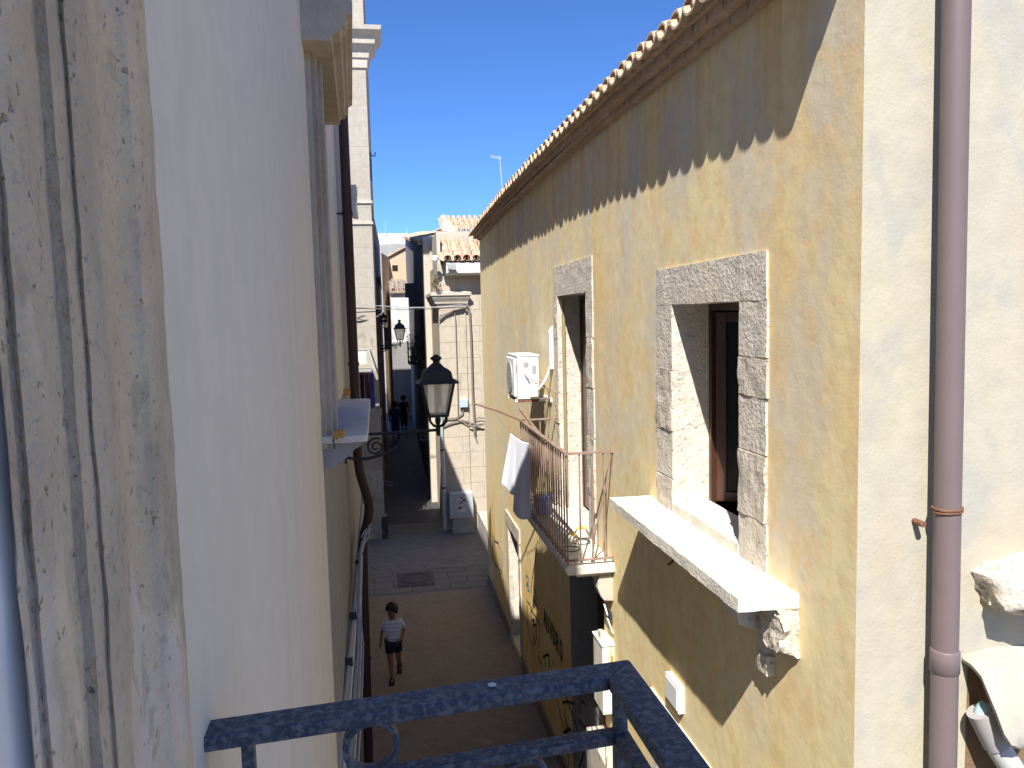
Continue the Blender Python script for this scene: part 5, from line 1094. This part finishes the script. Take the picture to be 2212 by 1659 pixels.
    for s in ('R', 'L'):
        a, b = Vector(P['hip'+s]), Vector(P['kn'+s]); l = S.get('short', .72); ch.append(['p', (None, tuple(a), .085), (None, tuple(a.lerp(b, l*.6)), .080), (None, tuple(a.lerp(b, l)), .076)]+([] if l < 1 else [(None, tuple(Vector(P['ca'+s])), .06), (None, tuple(Vector(P['an'+s])+Vector((0, 0, .03))), .052)]))
    v, e, r = graph(ch); skinned('trousers' if S.get('short', .7) >= 1 else 'shorts', v, e, r, S['legs'], t, 0)
    for s in ('R', 'L'):
        h, to = Vector(P['he'+s]), Vector(P['to'+s]); d = (to-h).normalized(); h2 = h-d*.03; to2 = to+d*.035; u = Vector((0, 0, 1)); u = (u-d*u.dot(d)).normalized()
        m = MB(); m.bar(h2-u*.028, to2-u*.026, .075, .022, up=u); m.tube([h.lerp(to, .75)-u*.02+d.cross(u)*.036, h.lerp(to, .72)+u*.024, h.lerp(to, .75)-u*.02-d.cross(u)*.036], .011, 6); m.tube([h-u*.02+d.cross(u)*.034, h+u*.03+d*.012, h-u*.02-d.cross(u)*.034], .011, 6); m.tube([h.lerp(to, .35)-u*.02+d.cross(u)*.036, h.lerp(to, .35)+u*.032, h.lerp(to, .35)-u*.02-d.cross(u)*.036], .012, 6)
        child('sandal', m, S['shoe'])
    return t
kid = dict(pelvis=(0, 0, .60), waist=(.0, -.01, .70), chest=(.0, -.015, .86), neckb=(0, -.01, .965), neck=(-.004, -.02, .99), jaw=(-.012, -.045, 1.045), head=(-.012, -.035, 1.12), crown=(-.006, -.02, 1.175), chin=(-.030, -.085, 1.025), face=(-.55, -.80, -.10),
    shR=(-.125, -.01, .925), elR=(-.175, .02, .76), wrR=(-.200, -.02, .60), paR=(-.208, -.04, .54), shL=(.125, -.01, .925), elL=(.172, .03, .75), wrL=(.135, -.095, .665), paL=(.088, -.128, .648), spreadL=Vector((0, 0, 1)),
    hipR=(-.062, -.01, .57), knR=(-.060, -.09, .335), caR=(-.052, -.095, .25), anR=(-.048, -.15, .085), heR=(-.046, -.135, .045), toR=(-.050, -.26, .035), hipL=(.066, .01, .57), knL=(.072, .0, .335), caL=(.078, .06, .25), anL=(.082, .165, .145), heL=(.082, .19, .125), toL=(.078, .12, .040))
person('child', 'child in striped white shirt and dark shorts walking up the shaded street', (-.055, 12.0, 0), kid, dict(skin=skin, hair=hair_m, shirt=shirt_m, legs=shorts_m, shoe=sandal_m, short=.68))
ad = dict(pelvis=(0, 0, .60), waist=(0, -.0, .70), chest=(0, -.01, .85), neckb=(0, 0, .945), neck=(0, -.005, .975), jaw=(0, -.02, 1.02), head=(0, -.01, 1.075), crown=(0, 0, 1.115), chin=(0, -.05, 1.0), face=(0, -1, 0),
    shR=(-.13, 0, .905), elR=(-.165, .02, .74), wrR=(-.175, -.02, .60), paR=(-.175, -.03, .545), shL=(.13, 0, .905), elL=(.165, .02, .74), wrL=(.175, -.03, .60), paL=(.175, -.045, .545),
    hipR=(-.06, 0, .56), knR=(-.06, -.03, .33), caR=(-.06, -.0, .25), anR=(-.06, .05, .08), heR=(-.06, .07, .045), toR=(-.065, -.05, .03), hipL=(.06, 0, .56), knL=(.06, -.06, .33), caL=(.06, -.06, .25), anL=(.06, -.09, .08), heL=(.06, -.08, .04), toL=(.065, -.2, .03))
person('person', 'person in black clothes walking in the deep shade of the alley', (.80, 40.0, 0), ad, dict(skin=skin, hair=hair_m, shirt=blackcloth, legs=blackcloth, shoe=sandal_m, short=1.0, face=False), 1.50, 0, False)
person('person', 'person in blue grey clothes behind the one in black, deep in the alley', (.32, 37.0, 0), ad, dict(skin=skin, hair=hair_m, shirt=greycloth, legs=navycloth, shoe=sandal_m, short=1.0, face=False), 1.50, .3, False)
